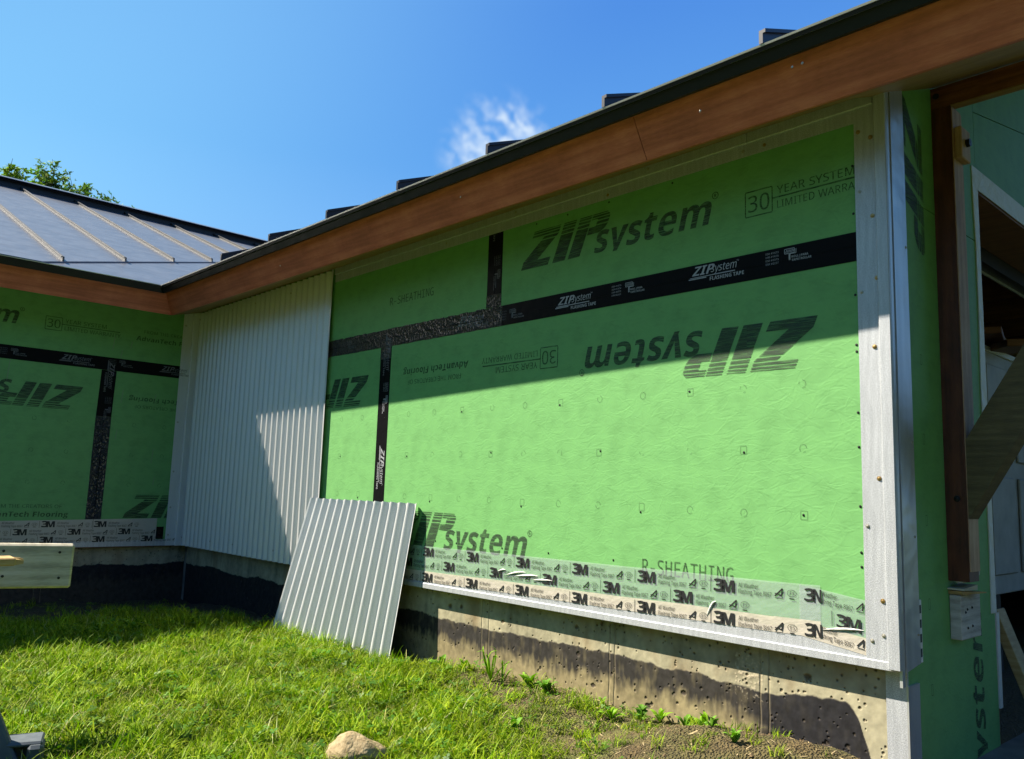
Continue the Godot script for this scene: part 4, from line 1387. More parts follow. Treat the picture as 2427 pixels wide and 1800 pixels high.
func build_left_roof() -> void:
	var r := part("left_roof", house)
	var ridge := -3.95
	var zend := 5.2
	var st := new_st()
	# deck under the metal, both slopes
	hexa(st, [Vector3(0.44, roof_y(0.44) - 0.03, -6.0), Vector3(0.44, roof_y(0.44) - 0.03, zend), Vector3(ridge, roof_y(ridge) - 0.03, zend), Vector3(ridge, roof_y(ridge) - 0.03, -6.0), Vector3(0.44, roof_y(0.44) - 0.012, -6.0), Vector3(0.44, roof_y(0.44) - 0.012, zend), Vector3(ridge, roof_y(ridge) - 0.012, zend), Vector3(ridge, roof_y(ridge) - 0.012, -6.0)])
	hexa(st, [Vector3(-8.4, roof_y(0.47) - 0.03, -6.0), Vector3(-8.4, roof_y(0.47) - 0.03, zend), Vector3(ridge, roof_y(ridge) - 0.03, zend), Vector3(ridge, roof_y(ridge) - 0.03, -6.0), Vector3(-8.4, roof_y(0.47) - 0.012, -6.0), Vector3(-8.4, roof_y(0.47) - 0.012, zend), Vector3(ridge, roof_y(ridge) - 0.012, zend), Vector3(ridge, roof_y(ridge) - 0.012, -6.0)])
	put("roof_deck", st, M["roof_dark"], r)
	# valley sheet, a little lower than the pans
	st = new_st()
	var vs := []
	for p in [[0.472, 1.35], [0.472, 0.47], [-3.9, -3.902], [-3.9, -2.9]]: vs.append(Vector3(p[0], roof_y(p[0]) - 0.004, p[1]))
	quad(st, vs[0], vs[1], vs[2], vs[3], Vector3(-2, -5, -1))
	put("valley_flashing", st, M["roof_metal"], r)
	# pans between standing seams, each trimmed along the valley
	var seams := []
	for k in range(-7, 10): seams.append(1.02 + 0.527 * (k - 0.0))
	for i in seams.size() - 1:
		var z0: float = seams[i]
		var z1: float = minf(seams[i + 1], zend)
		if z0 >= zend: continue
		var e := func(z: float) -> float: return minf(0.472, z - 0.70)
		var ring := [Vector2(e.call(z0), z0)]
		if z0 - 0.70 < 0.472 and z1 - 0.70 > 0.472: ring.append(Vector2(0.472, 1.172))
		ring.append(Vector2(e.call(z1), z1))
		if ring[0].x < ridge: continue
		ring.append(Vector2(ridge, z1))
		ring.append(Vector2(ridge, z0))
		st = new_st()
		var top := []
		var bot := []
		for p in ring:
			top.append(Vector3(p.x, roof_y(p.x) + 0.006, p.y))
			bot.append(Vector3(p.x, roof_y(p.x) - 0.003, p.y))
		var c := Vector3.ZERO
		for p in top: c += p / top.size()
		c.y -= 3.0
		for k in range(1, top.size() - 1): tri(st, top[0], top[k], top[k + 1], c)
		c.y += 3.0
		for k in top.size(): quad(st, top[k], top[(k + 1) % top.size()], bot[(k + 1) % top.size()], bot[k], c)
		put("roof_pan", st, M["roof_metal"], r)
	for z in seams:
		var x0: float = minf(0.462, z - 0.705)
		if x0 < ridge + 0.1 or z > zend: continue
		st = new_st()
		var xr := ridge + 0.10
		hexa(st, [Vector3(x0, roof_y(x0) + 0.006, z - 0.006), Vector3(x0, roof_y(x0) + 0.006, z + 0.006), Vector3(xr, roof_y(xr) + 0.006, z + 0.006), Vector3(xr, roof_y(xr) + 0.006, z - 0.006), Vector3(x0, roof_y(x0) + 0.036, z - 0.005), Vector3(x0, roof_y(x0) + 0.036, z + 0.005), Vector3(xr, roof_y(xr) + 0.036, z + 0.005), Vector3(xr, roof_y(xr) + 0.036, z - 0.005)])
		hexa(st, [Vector3(x0, roof_y(x0) + 0.030, z + 0.005), Vector3(x0, roof_y(x0) + 0.030, z + 0.013), Vector3(xr, roof_y(xr) + 0.030, z + 0.013), Vector3(xr, roof_y(xr) + 0.030, z + 0.005), Vector3(x0, roof_y(x0) + 0.038, z + 0.005), Vector3(x0, roof_y(x0) + 0.038, z + 0.013), Vector3(xr, roof_y(xr) + 0.038, z + 0.013), Vector3(xr, roof_y(xr) + 0.038, z + 0.005)])
		put("standing_seam", st, M["seam_metal"], r)
	# ridge: closure strip and cap
	st = new_st()
	box(st, ridge - 0.1, ridge + 0.10, roof_y(ridge) - 0.1, roof_y(ridge) + 0.055, -5.0, zend)
	put("ridge_closure", st, M["roof_dark"], r)
	st = new_st()
	for s in [-1.0, 1.0]:
		hexa(st, [Vector3(ridge, roof_y(ridge) + 0.10, -5.0), Vector3(ridge, roof_y(ridge) + 0.10, zend), Vector3(ridge + s * 0.17, roof_y(ridge) + 0.036, zend), Vector3(ridge + s * 0.17, roof_y(ridge) + 0.036, -5.0), Vector3(ridge, roof_y(ridge) + 0.105, -5.0), Vector3(ridge, roof_y(ridge) + 0.105, zend), Vector3(ridge + s * 0.17, roof_y(ridge) + 0.042, zend), Vector3(ridge + s * 0.17, roof_y(ridge) + 0.042, -5.0)])
	put("ridge_cap", st, M["roof_metal"], r)
	# fascia, drip edge and soffit
	st = new_st()
	hexa(st, [Vector3(0.30, 1.556, 0.30), Vector3(0.342, 1.541, 0.342), Vector3(0.342, 1.541, zend), Vector3(0.30, 1.556, zend), Vector3(0.39, 1.70, 0.39), Vector3(0.43, 1.69, 0.43), Vector3(0.43, 1.69, zend), Vector3(0.39, 1.70, zend)])
	put("fascia_board", st, M["stained_fascia"], r)
	st = new_st()
	hexa(st, [Vector3(0.436, 1.660, 0.436), Vector3(0.452, 1.656, 0.452), Vector3(0.452, 1.656, zend), Vector3(0.436, 1.660, zend), Vector3(0.44, 1.70, 0.44), Vector3(0.473, 1.700, 0.473), Vector3(0.473, 1.700, zend), Vector3(0.44, 1.70, zend)])
	put("drip_edge", st, M["dark_trim"], r)
	st = new_st()
	hexa(st, [Vector3(0.44, 1.7005, 0.44), Vector3(0.474, 1.7005, 0.474), Vector3(0.474, 1.7005, zend), Vector3(0.44, 1.7005, zend), Vector3(0.44, 1.7065, 0.44), Vector3(0.475, 1.7045, 0.475), Vector3(0.475, 1.7045, zend), Vector3(0.44, 1.7065, zend)])
	put("drip_edge_lip", st, M["sunlit_lip"], r)
	st = new_st()
	hexa(st, [Vector3(0.0, 1.685, 0.0), Vector3(0.30, 1.556, 0.30), Vector3(0.30, 1.556, zend), Vector3(0.0, 1.685, zend), Vector3(0.0, 1.70, 0.0), Vector3(0.30, 1.575, 0.30), Vector3(0.30, 1.575, zend), Vector3(0.0, 1.70, zend)])
	put("soffit_panel", st, M["soffit_ply"], r)
	# far end wall of the wing
	st = new_st()
	box(st, -8.0, -0.2, -0.4, 1.75, 4.8, 5.0)
	hexa(st, [Vector3(-8.0, 1.75, 4.8), Vector3(-0.2, 1.75, 4.8), Vector3(-0.2, 1.75, 5.0), Vector3(-8.0, 1.75, 5.0), Vector3(ridge - 0.05, 3.3, 4.8), Vector3(ridge + 0.05, 3.3, 4.8), Vector3(ridge + 0.05, 3.3, 5.0), Vector3(ridge - 0.05, 3.3, 5.0)])
	put("end_wall", st, M["sheathing"], r)

func build_main_roof() -> void:
	var r := part("main_roof", house)
	var xe := 7.6  # overhang drawn out beyond the picture to shade the gable wall
	var y := func(x: float, z: float) -> float: return EAVE_Y + SLOPE * (e_at(x) - z)
	var st := new_st()
	# metal skin from the valley to the gable end, with some thickness
	var top := [Vector3(0.475, 0, 0.468), Vector3(xe, 0, e_at(xe)), Vector3(xe, 0, -5.0), Vector3(-4.6, 0, -4.6)]
	for p in 4: top[p].y = y.call(top[p].x, top[p].z)
	var bot := []
	for p in top: bot.append(p - Vector3(0, 0.02, 0))
	quad(st, top[0], top[1], top[2], top[3], Vector3(2, -5, -2))
	quad(st, bot[0], bot[1], bot[2], bot[3], Vector3(2, 9, -2))
	put("roof_pan", st, M["roof_metal"], r)
	for k in 10:
		var x: float = 4.792 - 0.5725 * (k - 2)
		var z0 := e_at(x) + 0.004
		var z1 := minf(-4.0, -4.0)
		if x < 0.8: z0 = minf(z0, x - 0.65)
		st = new_st()
		hexa(st, [Vector3(x - 0.006, y.call(x, z0) + 0.002, z0), Vector3(x + 0.006, y.call(x, z0) + 0.002, z0), Vector3(x + 0.006, y.call(x, z1), z1), Vector3(x - 0.006, y.call(x, z1), z1), Vector3(x - 0.006, y.call(x, z0) + 0.042, z0), Vector3(x + 0.006, y.call(x, z0) + 0.042, z0), Vector3(x + 0.006, y.call(x, z1) + 0.04, z1), Vector3(x - 0.006, y.call(x, z1) + 0.04, z1)])
		hexa(st, [Vector3(x + 0.006, y.call(x, z0) + 0.032, z0), Vector3(x + 0.014, y.call(x, z0) + 0.032, z0), Vector3(x + 0.014, y.call(x, z1) + 0.03, z1), Vector3(x + 0.006, y.call(x, z1) + 0.03, z1), Vector3(x + 0.006, y.call(x, z0) + 0.043, z0), Vector3(x + 0.014, y.call(x, z0) + 0.043, z0), Vector3(x + 0.014, y.call(x, z1) + 0.041, z1), Vector3(x + 0.006, y.call(x, z1) + 0.041, z1)])
		put("standing_seam", st, M["roof_dark"], r)
	# fascia boards, butted
	for b in [[0.342, 1.448], [1.450, 4.297], [4.2995, xe]]:
		st = new_st()
		var q := []
		for x in [b[0], b[1]]:
			var e := e_at(x)
			q.append([Vector3(x, 1.541, e - 0.13), Vector3(x, 1.557, e - 0.172), Vector3(x + (0.085 if x == 0.342 else 0.0), 1.690, e - 0.042), Vector3(x + (0.085 if x == 0.342 else 0.0), 1.706, e - 0.084)])
		hexa(st, [q[0][0], q[1][0], q[1][1], q[0][1], q[0][2], q[1][2], q[1][3], q[0][3]])
		put("fascia_board", st, M["stained_fascia"], r)
	# drip edge and its folded lip, sunlight painted into the lip colour
	st = new_st()
	var a := []
	for x in [0.452, xe]:
		var e := e_at(x)
		var d := 0.021 if x < 1.0 else 0.0
		a.append([Vector3(x - 0.005, 1.656, e - 0.022), Vector3(x - 0.012, 1.660, e - 0.040), Vector3(x + d, 1.700, e - 0.002), Vector3(x, 1.700, e - 0.036)])
	hexa(st, [a[0][0], a[1][0], a[1][1], a[0][1], a[0][2], a[1][2], a[1][3], a[0][3]])
	put("drip_edge", st, M["dark_trim"], r)
	st = new_st()
	a = []
	for x in [0.473, xe]:
		var e := e_at(x)
		a.append([Vector3(x, 1.7003, e), Vector3(x - 0.03 if x < 1 else x, 1.7003, e - 0.036), Vector3(x, 1.7055, e + 0.002), Vector3(x - 0.03 if x < 1 else x, 1.7075, e - 0.036)])
	hexa(st, [a[0][0], a[1][0], a[1][1], a[0][1], a[0][2], a[1][2], a[1][3], a[0][3]])
	put("drip_edge_lip", st, M["sunlit_lip"], r)
	# soffit boards follow the slope; past the corner they run on under the gable overhang
	st = new_st()
	hexa(st, [Vector3(0.30, 1.5565, e_at(0.3) - 0.172), Vector3(4.93, 1.5565, e_at(4.93) - 0.172), Vector3(4.93, 1.668, -0.012), Vector3(0.0, 1.668, -0.012), Vector3(0.30, 1.58, e_at(0.3) - 0.172), Vector3(4.93, 1.58, e_at(4.93) - 0.172), Vector3(4.93, 1.69, -0.012), Vector3(0.0, 1.69, -0.012)])
	put("soffit_panel", st, M["soffit_ply"], r)
	st = new_st()
	hexa(st, [Vector3(4.9315, 1.5565, e_at(4.93) - 0.172), Vector3(xe, 1.5565, e_at(xe) - 0.172), Vector3(xe, 3.47, -4.4), Vector3(4.9315, 3.47, -4.4), Vector3(4.9315, 1.58, e_at(4.93) - 0.172), Vector3(xe, 1.58, e_at(xe) - 0.172), Vector3(xe, 3.5, -4.4), Vector3(4.9315, 3.5, -4.4)])
	put("soffit_panel", st, M["soffit_ply"], r)
	# specks of pale filler and nail heads on the boards
	screws(r, "fascia_nail", M["zinc_screw"], [Vector2(3.42, 1.61), Vector2(4.56, 1.60), Vector2(4.86, 1.63), Vector2(4.89, 1.63), Vector2(1.9, 1.6)], 0.355, 0.003)

func build_bracket() -> void:
	var b := part("knee_bracket", house)
	var z0 := -0.37
	var z1 := -0.462
	var x1 := 5.021
	var st := new_st()
	box(st, XC + 0.001, x1, 0.215, 1.725, z1 + 0.012, z0)
	put("post", st, M["red_post"], b)
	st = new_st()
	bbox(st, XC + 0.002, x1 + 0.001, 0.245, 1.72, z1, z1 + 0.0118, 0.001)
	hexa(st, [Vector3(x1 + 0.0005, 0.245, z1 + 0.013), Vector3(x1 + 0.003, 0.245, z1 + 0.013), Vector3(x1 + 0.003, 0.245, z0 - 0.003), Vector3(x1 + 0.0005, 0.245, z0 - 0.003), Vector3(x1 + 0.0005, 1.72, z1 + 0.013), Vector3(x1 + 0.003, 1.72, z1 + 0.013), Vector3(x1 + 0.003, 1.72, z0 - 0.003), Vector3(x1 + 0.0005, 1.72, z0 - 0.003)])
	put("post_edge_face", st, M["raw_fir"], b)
	# rounded foot of the post
	st = new_st()
	for i in 6:
		var a := PI / 2 * i / 6
		var c := PI / 2 * (i + 1) / 6
		var xa := XC + 0.025 + 0.036 * cos(a)
		var xb := XC + 0.025 + 0.036 * cos(c)
		var ya := 0.2145 - 0.036 * sin(a) + 0.03
		var yb := 0.2145 - 0.036 * sin(c) + 0.03
		quad(st, Vector3(xa, ya, z0 - 0.002), Vector3(xb, yb, z0 - 0.002), Vector3(xb, yb, z1), Vector3(xa, ya, z1), Vector3(XC, 0.25, -0.42))
		tri(st, Vector3(XC + 0.02, 0.2145, z0 - 0.002), Vector3(xa, minf(ya, 0.2145), z0 - 0.002), Vector3(xb, minf(yb, 0.2145), z0 - 0.002), Vector3(5, 0.2, -0.42))
	put("post_foot", st, M["weathered_block"], b)
	st = new_st()
	hexa(st, [Vector3(XC + 0.001, 1.726, z0 - 0.035), Vector3(6.2, 1.726, z0 - 0.035), Vector3(6.2, 1.726, z0), Vector3(XC + 0.001, 1.726, z0), Vector3(XC + 0.001, 1.81, z0 - 0.035), Vector3(6.2, 1.81, z0 - 0.035), Vector3(6.2, 1.797, z0), Vector3(XC + 0.001, 1.797, z0)])
	put("beam", st, M["red_beam"], b)
	st = new_st()
	box(st, XC + 0.03, 6.2, 1.722, 1.7255, z0 - 0.036, z0 - 0.0005)
	put("beam_underside", st, M["soffit_ply"], b)
	# diagonal brace
	st = new_st()
	var z := [z0 - 0.002, z0 - 0.088]
	var ring := [Vector2(x1 + 0.0035, 0.405), Vector2(6.15, 2.25), Vector2(6.05, 2.35), Vector2(x1 + 0.0035, 0.64)]
	var far := 1.05
	ring = [Vector2(x1 + 0.0035, 0.402), Vector2(x1 + far, 0.402 + far * 1.70), Vector2(x1 + far - 0.08, 0.64 + (far - 0.08) * 1.64), Vector2(x1 + 0.0035, 0.642)]
	hexa(st, [Vector3(ring[0].x, ring[0].y, z[0]), Vector3(ring[1].x, ring[1].y, z[0]), Vector3(ring[2].x, ring[2].y, z[0]), Vector3(ring[3].x, ring[3].y, z[0]), Vector3(ring[0].x, ring[0].y, z[1]), Vector3(ring[1].x, ring[1].y, z[1]), Vector3(ring[2].x, ring[2].y, z[1]), Vector3(ring[3].x, ring[3].y, z[1])])
	put("brace", st, M["brace_pine"], b)
	# spacer block with its bolt
	st = new_st()
	bbox(st, x1 + 0.0035, x1 + 0.026, 1.545, 1.652, z0 - 0.088, z0 - 0.01, 0.003)
	put("spacer_block", st, M["raw_fir"], b)
	st = new_st()
	lathe([Vector2(0.014, 0), Vector2(0.014, 0.012), Vector2(0.0005, 0.013)], 6, Transform3D(Basis(Quaternion(Vector3.UP, Vector3.RIGHT)), Vector3(x1 + 0.026, 1.603, z0 - 0.052)), st)
	put("bolt", st, M["black_iron"], b)
	screws(b, "counterbore", M["black_iron"], [Vector2(4.978, 1.768), Vector2(4.995, 0.462)], z0 + 0.0002, 0.008)
	# shims and the block screwed on below
	st = new_st()
	hexa(st, [Vector3(XC + 0.001, 0.176, z0 + 0.004), Vector3(5.0, 0.176, z0 + 0.002), Vector3(5.03, 0.179, z1 - 0.02), Vector3(XC + 0.001, 0.179, z1 - 0.02), Vector3(XC + 0.001, 0.186, z0 + 0.004), Vector3(5.0, 0.186, z0 + 0.002), Vector3(5.03, 0.182, z1 - 0.02), Vector3(XC + 0.001, 0.182, z1 - 0.02)])
	put("shim", st, M["raw_pine"], b)
	st = new_st()
	hexa(st, [Vector3(XC + 0.001, 0.190, z0 + 0.012), Vector3(5.005, 0.188, z0), Vector3(5.012, 0.187, z1), Vector3(XC + 0.001, 0.187, z1), Vector3(XC + 0.001, 0.193, z0 + 0.012), Vector3(5.005, 0.194, z0), Vector3(5.012, 0.203, z1), Vector3(XC + 0.001, 0.203, z1)])
	put("shim", st, M["grey_lumber"], b)
	st = new_st()
	bbox(st, XC + 0.001, 4.994, 0.042, 0.174, -0.535, z0, 0.002)
	put("support_block", st, M["weathered_block"], b)
	screws(b, "screw", M["black_iron"], [Vector2(-0.42, 0.13), Vector2(-0.46, 0.133), Vector2(-0.42, 0.075), Vector2(-0.46, 0.078), Vector2(-0.405, 0.122)], 4.9942, 0.0035, Vector3.RIGHT)

func build_inside() -> void:
	var g := part("garage_interior", house)
	var st := new_st()
	box(st, 0.9, 1.0, -0.34, 1.72, -6.0, -0.2)
	box(st, 1.0, 4.75, -0.34, 1.72, -6.1, -6.0)
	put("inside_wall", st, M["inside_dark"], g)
	st = new_st()
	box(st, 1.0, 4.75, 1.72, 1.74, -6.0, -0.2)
	put("inside_ceiling", st, M["inside_ply"], g)
	for k in 8:
		st = new_st()
		box(st, 1.0, 4.69, 1.60, 1.719, -0.95 - 0.6 * k, -0.91 - 0.6 * k)
		put("ceiling_joist", st, M["inside_ply"], g)

func build_house() -> void:
	house = thing("house", "unfinished house with green sheathing, black seam tape and dark metal roof", "house")
	build_main_wall()
	build_left_wall()
	build_gable_wall()
	build_foundation()
	build_trims()
	build_siding()
	build_left_roof()
	build_main_roof()
	build_bracket()
	build_inside()

# ------------------------------------------------------------------ loose things
func build_leaning_sheet() -> void:
	var o := thing("corrugated_sheet", "loose piece of corrugated metal leaning against the wall on the grass", "metal sheet", Vector3(2.25, -0.35, 0.14))
	var tl := Vector3(1.835, 0.368, 0.036)
	var tr := Vector3(2.785, 0.369, 0.020)
	var bl := Vector3(1.762, -0.350, 0.180)
	var br := Vector3(2.727, -0.365, 0.095)
	var n := (tr - tl).cross(tl - bl).normalized()
	var at := o.position
	var st := corrugated(14 * 12, 6, func(u, v, d): return bl.lerp(br, u).lerp(tl.lerp(tr, u), v) + n * (d + 0.0118 * cos(TAU * 14.0 * u)) - at)
	put("sheet", st, M["corrugated"], o)

func build_rock() -> void:
	var st := new_st()
	var nx := FastNoiseLite.new()
	nx.seed = 5
	nx.frequency = 1.0
	var rings := 22
	var seg := 30
	var v := []
	for i in rings + 1:
		for k in seg:
			var th := PI * i / rings
			var ph := TAU * k / seg
			var d := Vector3(sin(th) * cos(ph), cos(th), sin(th) * sin(ph))
			var r := 1.0 + nx.get_noise_3dv(d * 0.8) * 0.26 + nx.get_noise_3dv(d * 2.6) * 0.05
			var p := d * r
			p.x *= 0.084
			p.z *= 0.062
			p.y *= 0.050 * (1.0 - 0.30 * clampf(p.x / 0.09, -0.35, 1.0))
			v.append(p)
	st.set_smooth_group(0)
	for i in rings:
		for k in seg:
			var l := (k + 1) % seg
			for e in [i * seg + k, i * seg + l, (i + 1) * seg + k, i * seg + l, (i + 1) * seg + l, (i + 1) * seg + k]: st.add_vertex(v[e])
	st.index()
	st.generate_normals()
	var o := put("rock", st, M["stone"], self)
	tag(o, "rounded tan rock lying in the grass", "rock")
	o.position = Vector3(3.86, -0.305, 0.99)
	o.rotation = Vector3(0.0, 0.82, -0.10)

func build_sawhorse() -> void:
	# grey lumber plank on edge, a short board on it, the blue-grey legs below
	var p := thing("weathered_plank", "weathered grey plank on edge across the left side of the yard", "plank", Vector3(3.02, 0.16, 1.66))
	var st := new_st()
	var dirv := Vector3(-0.047, 0.003, 0.204).normalized()
	var xf := Transform3D(Basis(dirv.cross(Vector3.UP).normalized() * -1.0, dirv.cross(dirv.cross(Vector3.UP)).normalized() * -1.0, dirv), dirv * 0.66 + Vector3(0.028, 0.004, -0.105))
	bevel(st, xf, Vector3(0.036, 0.134, 1.32), 0.006)
	put("board", st, M["grey_lumber"], p)
	var nail := new_st()
	lathe([Vector2(0.0042, 0), Vector2(0.0042, 0.001), Vector2(0.0004, 0.0012)], 8, Transform3D(Basis(Quaternion(Vector3.UP, Vector3.RIGHT))), nail)
	var mesh := nail.commit()
	for q in [Vector3(0.018, 0.042, -0.62), Vector3(0.018, -0.036, -0.625), Vector3(0.018, -0.03, -0.475), Vector3(0.018, 0.045, -0.47)]:
		put_mesh("nail_head", mesh, M["black_iron"], p, Transform3D(Basis(), xf * q))
	var s := thing("short_board", "short pale board with a splintered end lying in front of the weathered plank", "board", Vector3(3.25, 0.194, 2.06))
	var sx := Transform3D(Basis.from_euler(Vector3(0.0, -0.08, 0.0)), Vector3(0.0, 0.0105, 0.0))
	st = new_st()
	bevel(st, sx, Vector3(0.09, 0.021, 0.58), 0.003)
	put("board", st, M["raw_pine"], s)
	st = new_st()
	for i in 9:
		var x := -0.043 + 0.0095 * i
		var l := rng.randf_range(0.006, 0.03)
		hexa(st, [sx * Vector3(x, -0.009, -0.2895), sx * Vector3(x + 0.0088, -0.009, -0.2895), sx * Vector3(x + 0.0088, 0.007, -0.2895), sx * Vector3(x, 0.007, -0.2895), sx * Vector3(x + 0.003, -0.006, -0.29 - l), sx * Vector3(x + 0.006, -0.006, -0.29 - l), sx * Vector3(x + 0.006, 0.004, -0.29 - l), sx * Vector3(x + 0.003, 0.004, -0.29 - l)])
	put("splintered_end", st, M["raw_pine"], s)
	var h := thing("sawhorse", "blue-grey plastic sawhorse foot with a dark hollow, cut by the lower left corner", "sawhorse", Vector3(3.2, -0.34, 1.95))
	var o: Vector3 = h.position
	var foot := Vector3(3.345, -0.345, 1.768) - o
	var head := Vector3(3.165, 0.14, 1.955) - o
	var d := (head - foot).normalized()
	var face := Vector3(0.93, 0.0, 0.36)
	face = (face - d * face.dot(d)).normalized()
	var side := d.cross(face).normalized()
	var lx := Transform3D(Basis(side, d, face), (head + foot) / 2.0)
	st = new_st()
	bevel(st, lx, Vector3(0.11, (foot - head).length(), 0.03), 0.006)
	put("leg", st, M["plastic_leg"], h)
	st = new_st()
	bevel(st, Transform3D(lx.basis, lx.origin + lx.basis * Vector3(-0.02, 0.0, 0.02)), Vector3(0.03, (foot - head).length(), 0.02), 0.005)
	put("leg_rib", st, M["plastic_leg"], h)
	var fb := Basis.from_euler(Vector3(0.0, -0.33, -0.12))
	st = new_st()
	bevel(st, Transform3D(fb, Vector3(3.335, -0.268, 1.708) - o), Vector3(0.07, 0.014, 0.088), 0.005)
	put("foot_plate", st, M["plastic_leg"], h)
	st = new_st()
	bevel(st, Transform3D(fb, Vector3(3.352, -0.315, 1.684) - o), Vector3(0.068, 0.092, 0.038), 0.008)
	put("foot", st, M["plastic_leg"], h)
	st = new_st()
	bevel(st, Transform3D(fb, Vector3(3.31, -0.315, 1.72) - o), Vector3(0.01, 0.09, 0.07), 0.003)
	put("foot_web", st, M["plastic_leg"], h)
	# crosspiece and far legs that carry the plank, outside the picture
	st = new_st()
	bevel(st, Transform3D(Basis(), Vector3(3.13, 0.135, 2.25) - o), Vector3(0.55, 0.09, 0.10), 0.008)
	put("top_rail", st, M["plastic_leg"], h)
	for e in [[Vector3(3.2, 0.10, 2.27), Vector3(3.40, -0.34, 2.5)], [Vector3(2.92, 0.10, 2.25), Vector3(2.7, -0.34, 2.05)], [Vector3(2.92, 0.10, 2.25), Vector3(2.7, -0.34, 2.5)]]:
		st = new_st()
		tube(st, [e[0] - o, e[1] - o], [0.03, 0.03], 6)
		put("leg", st, M["plastic_leg"], h)

func build_garage_things() -> void:
	var d := thing("panelled_door", "grey panelled door section standing inside the dark garage opening", "door panel", Vector3(4.6, -0.335, -2.3))
	var st := new_st()
	bbox(st, -0.045, 0.0, 0.37, 1.54, -0.9, 0.42, 0.004)
	put("door_slab", st, M["grey_door"], d)
	for r in 2:
		for c in 3:
			st = new_st()
			bbox(st, 0.0005, 0.012, 0.46 + 0.54 * r, 0.92 + 0.54 * r, 0.02 - 0.42 * c, 0.36 - 0.42 * c, 0.005)
			put("raised_panel", st, M["grey_door"], d)
	st = new_st()
	box(st, 0.0005, 0.01, 1.52, 1.545, -0.9, 0.42)
	put("edge_strip", st, M["white_tape"], d)
	st = new_st()
	for k in 2: box(st, -0.04, -0.005, 0.0, 0.368, -0.75 + 1.0 * k, -0.69 + 1.0 * k)
	put("trestle", st, M["inside_dark"], d)
	var b := thing("leaning_board", "pale board leaning out of the garage opening at the right edge", "board", Vector3(5.06, -0.335, -0.9))
	st = new_st()
	var dv := (Vector3(4.905, 0.088, -0.93) - Vector3(5.06, -0.338, -0.93)).normalized()
	var side := Vector3(0, 0, 1)
	bevel(st, Transform3D(Basis(side.cross(dv).normalized() * -1.0, dv, side), (Vector3(4.92, 0.078, -0.935) + Vector3(5.065, -0.338, -0.935)) / 2.0 - b.position), Vector3(0.03, 0.455, 0.085), 0.002)
	put("board", st, M["raw_pine"], b)
	# lumber stacked on the rack under the ceiling
	var labels := ["lowest rough board in the stack above the grey door", "middle rough board in the stack above the grey door", "top rough board with a pale edge in the stack above the grey door"]
	for k in 3:
		st = new_st()
		bevel(st, Transform3D(Basis.from_euler(Vector3(0.10 - 0.05 * k, 0.5 - 0.25 * k, 0.0)), Vector3.ZERO), Vector3(0.16, 0.032, 1.3), 0.003)
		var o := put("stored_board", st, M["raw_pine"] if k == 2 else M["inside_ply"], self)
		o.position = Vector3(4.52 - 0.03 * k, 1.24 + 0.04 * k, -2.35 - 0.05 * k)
		tag(o, labels[k], "board", "boards stored in the garage")

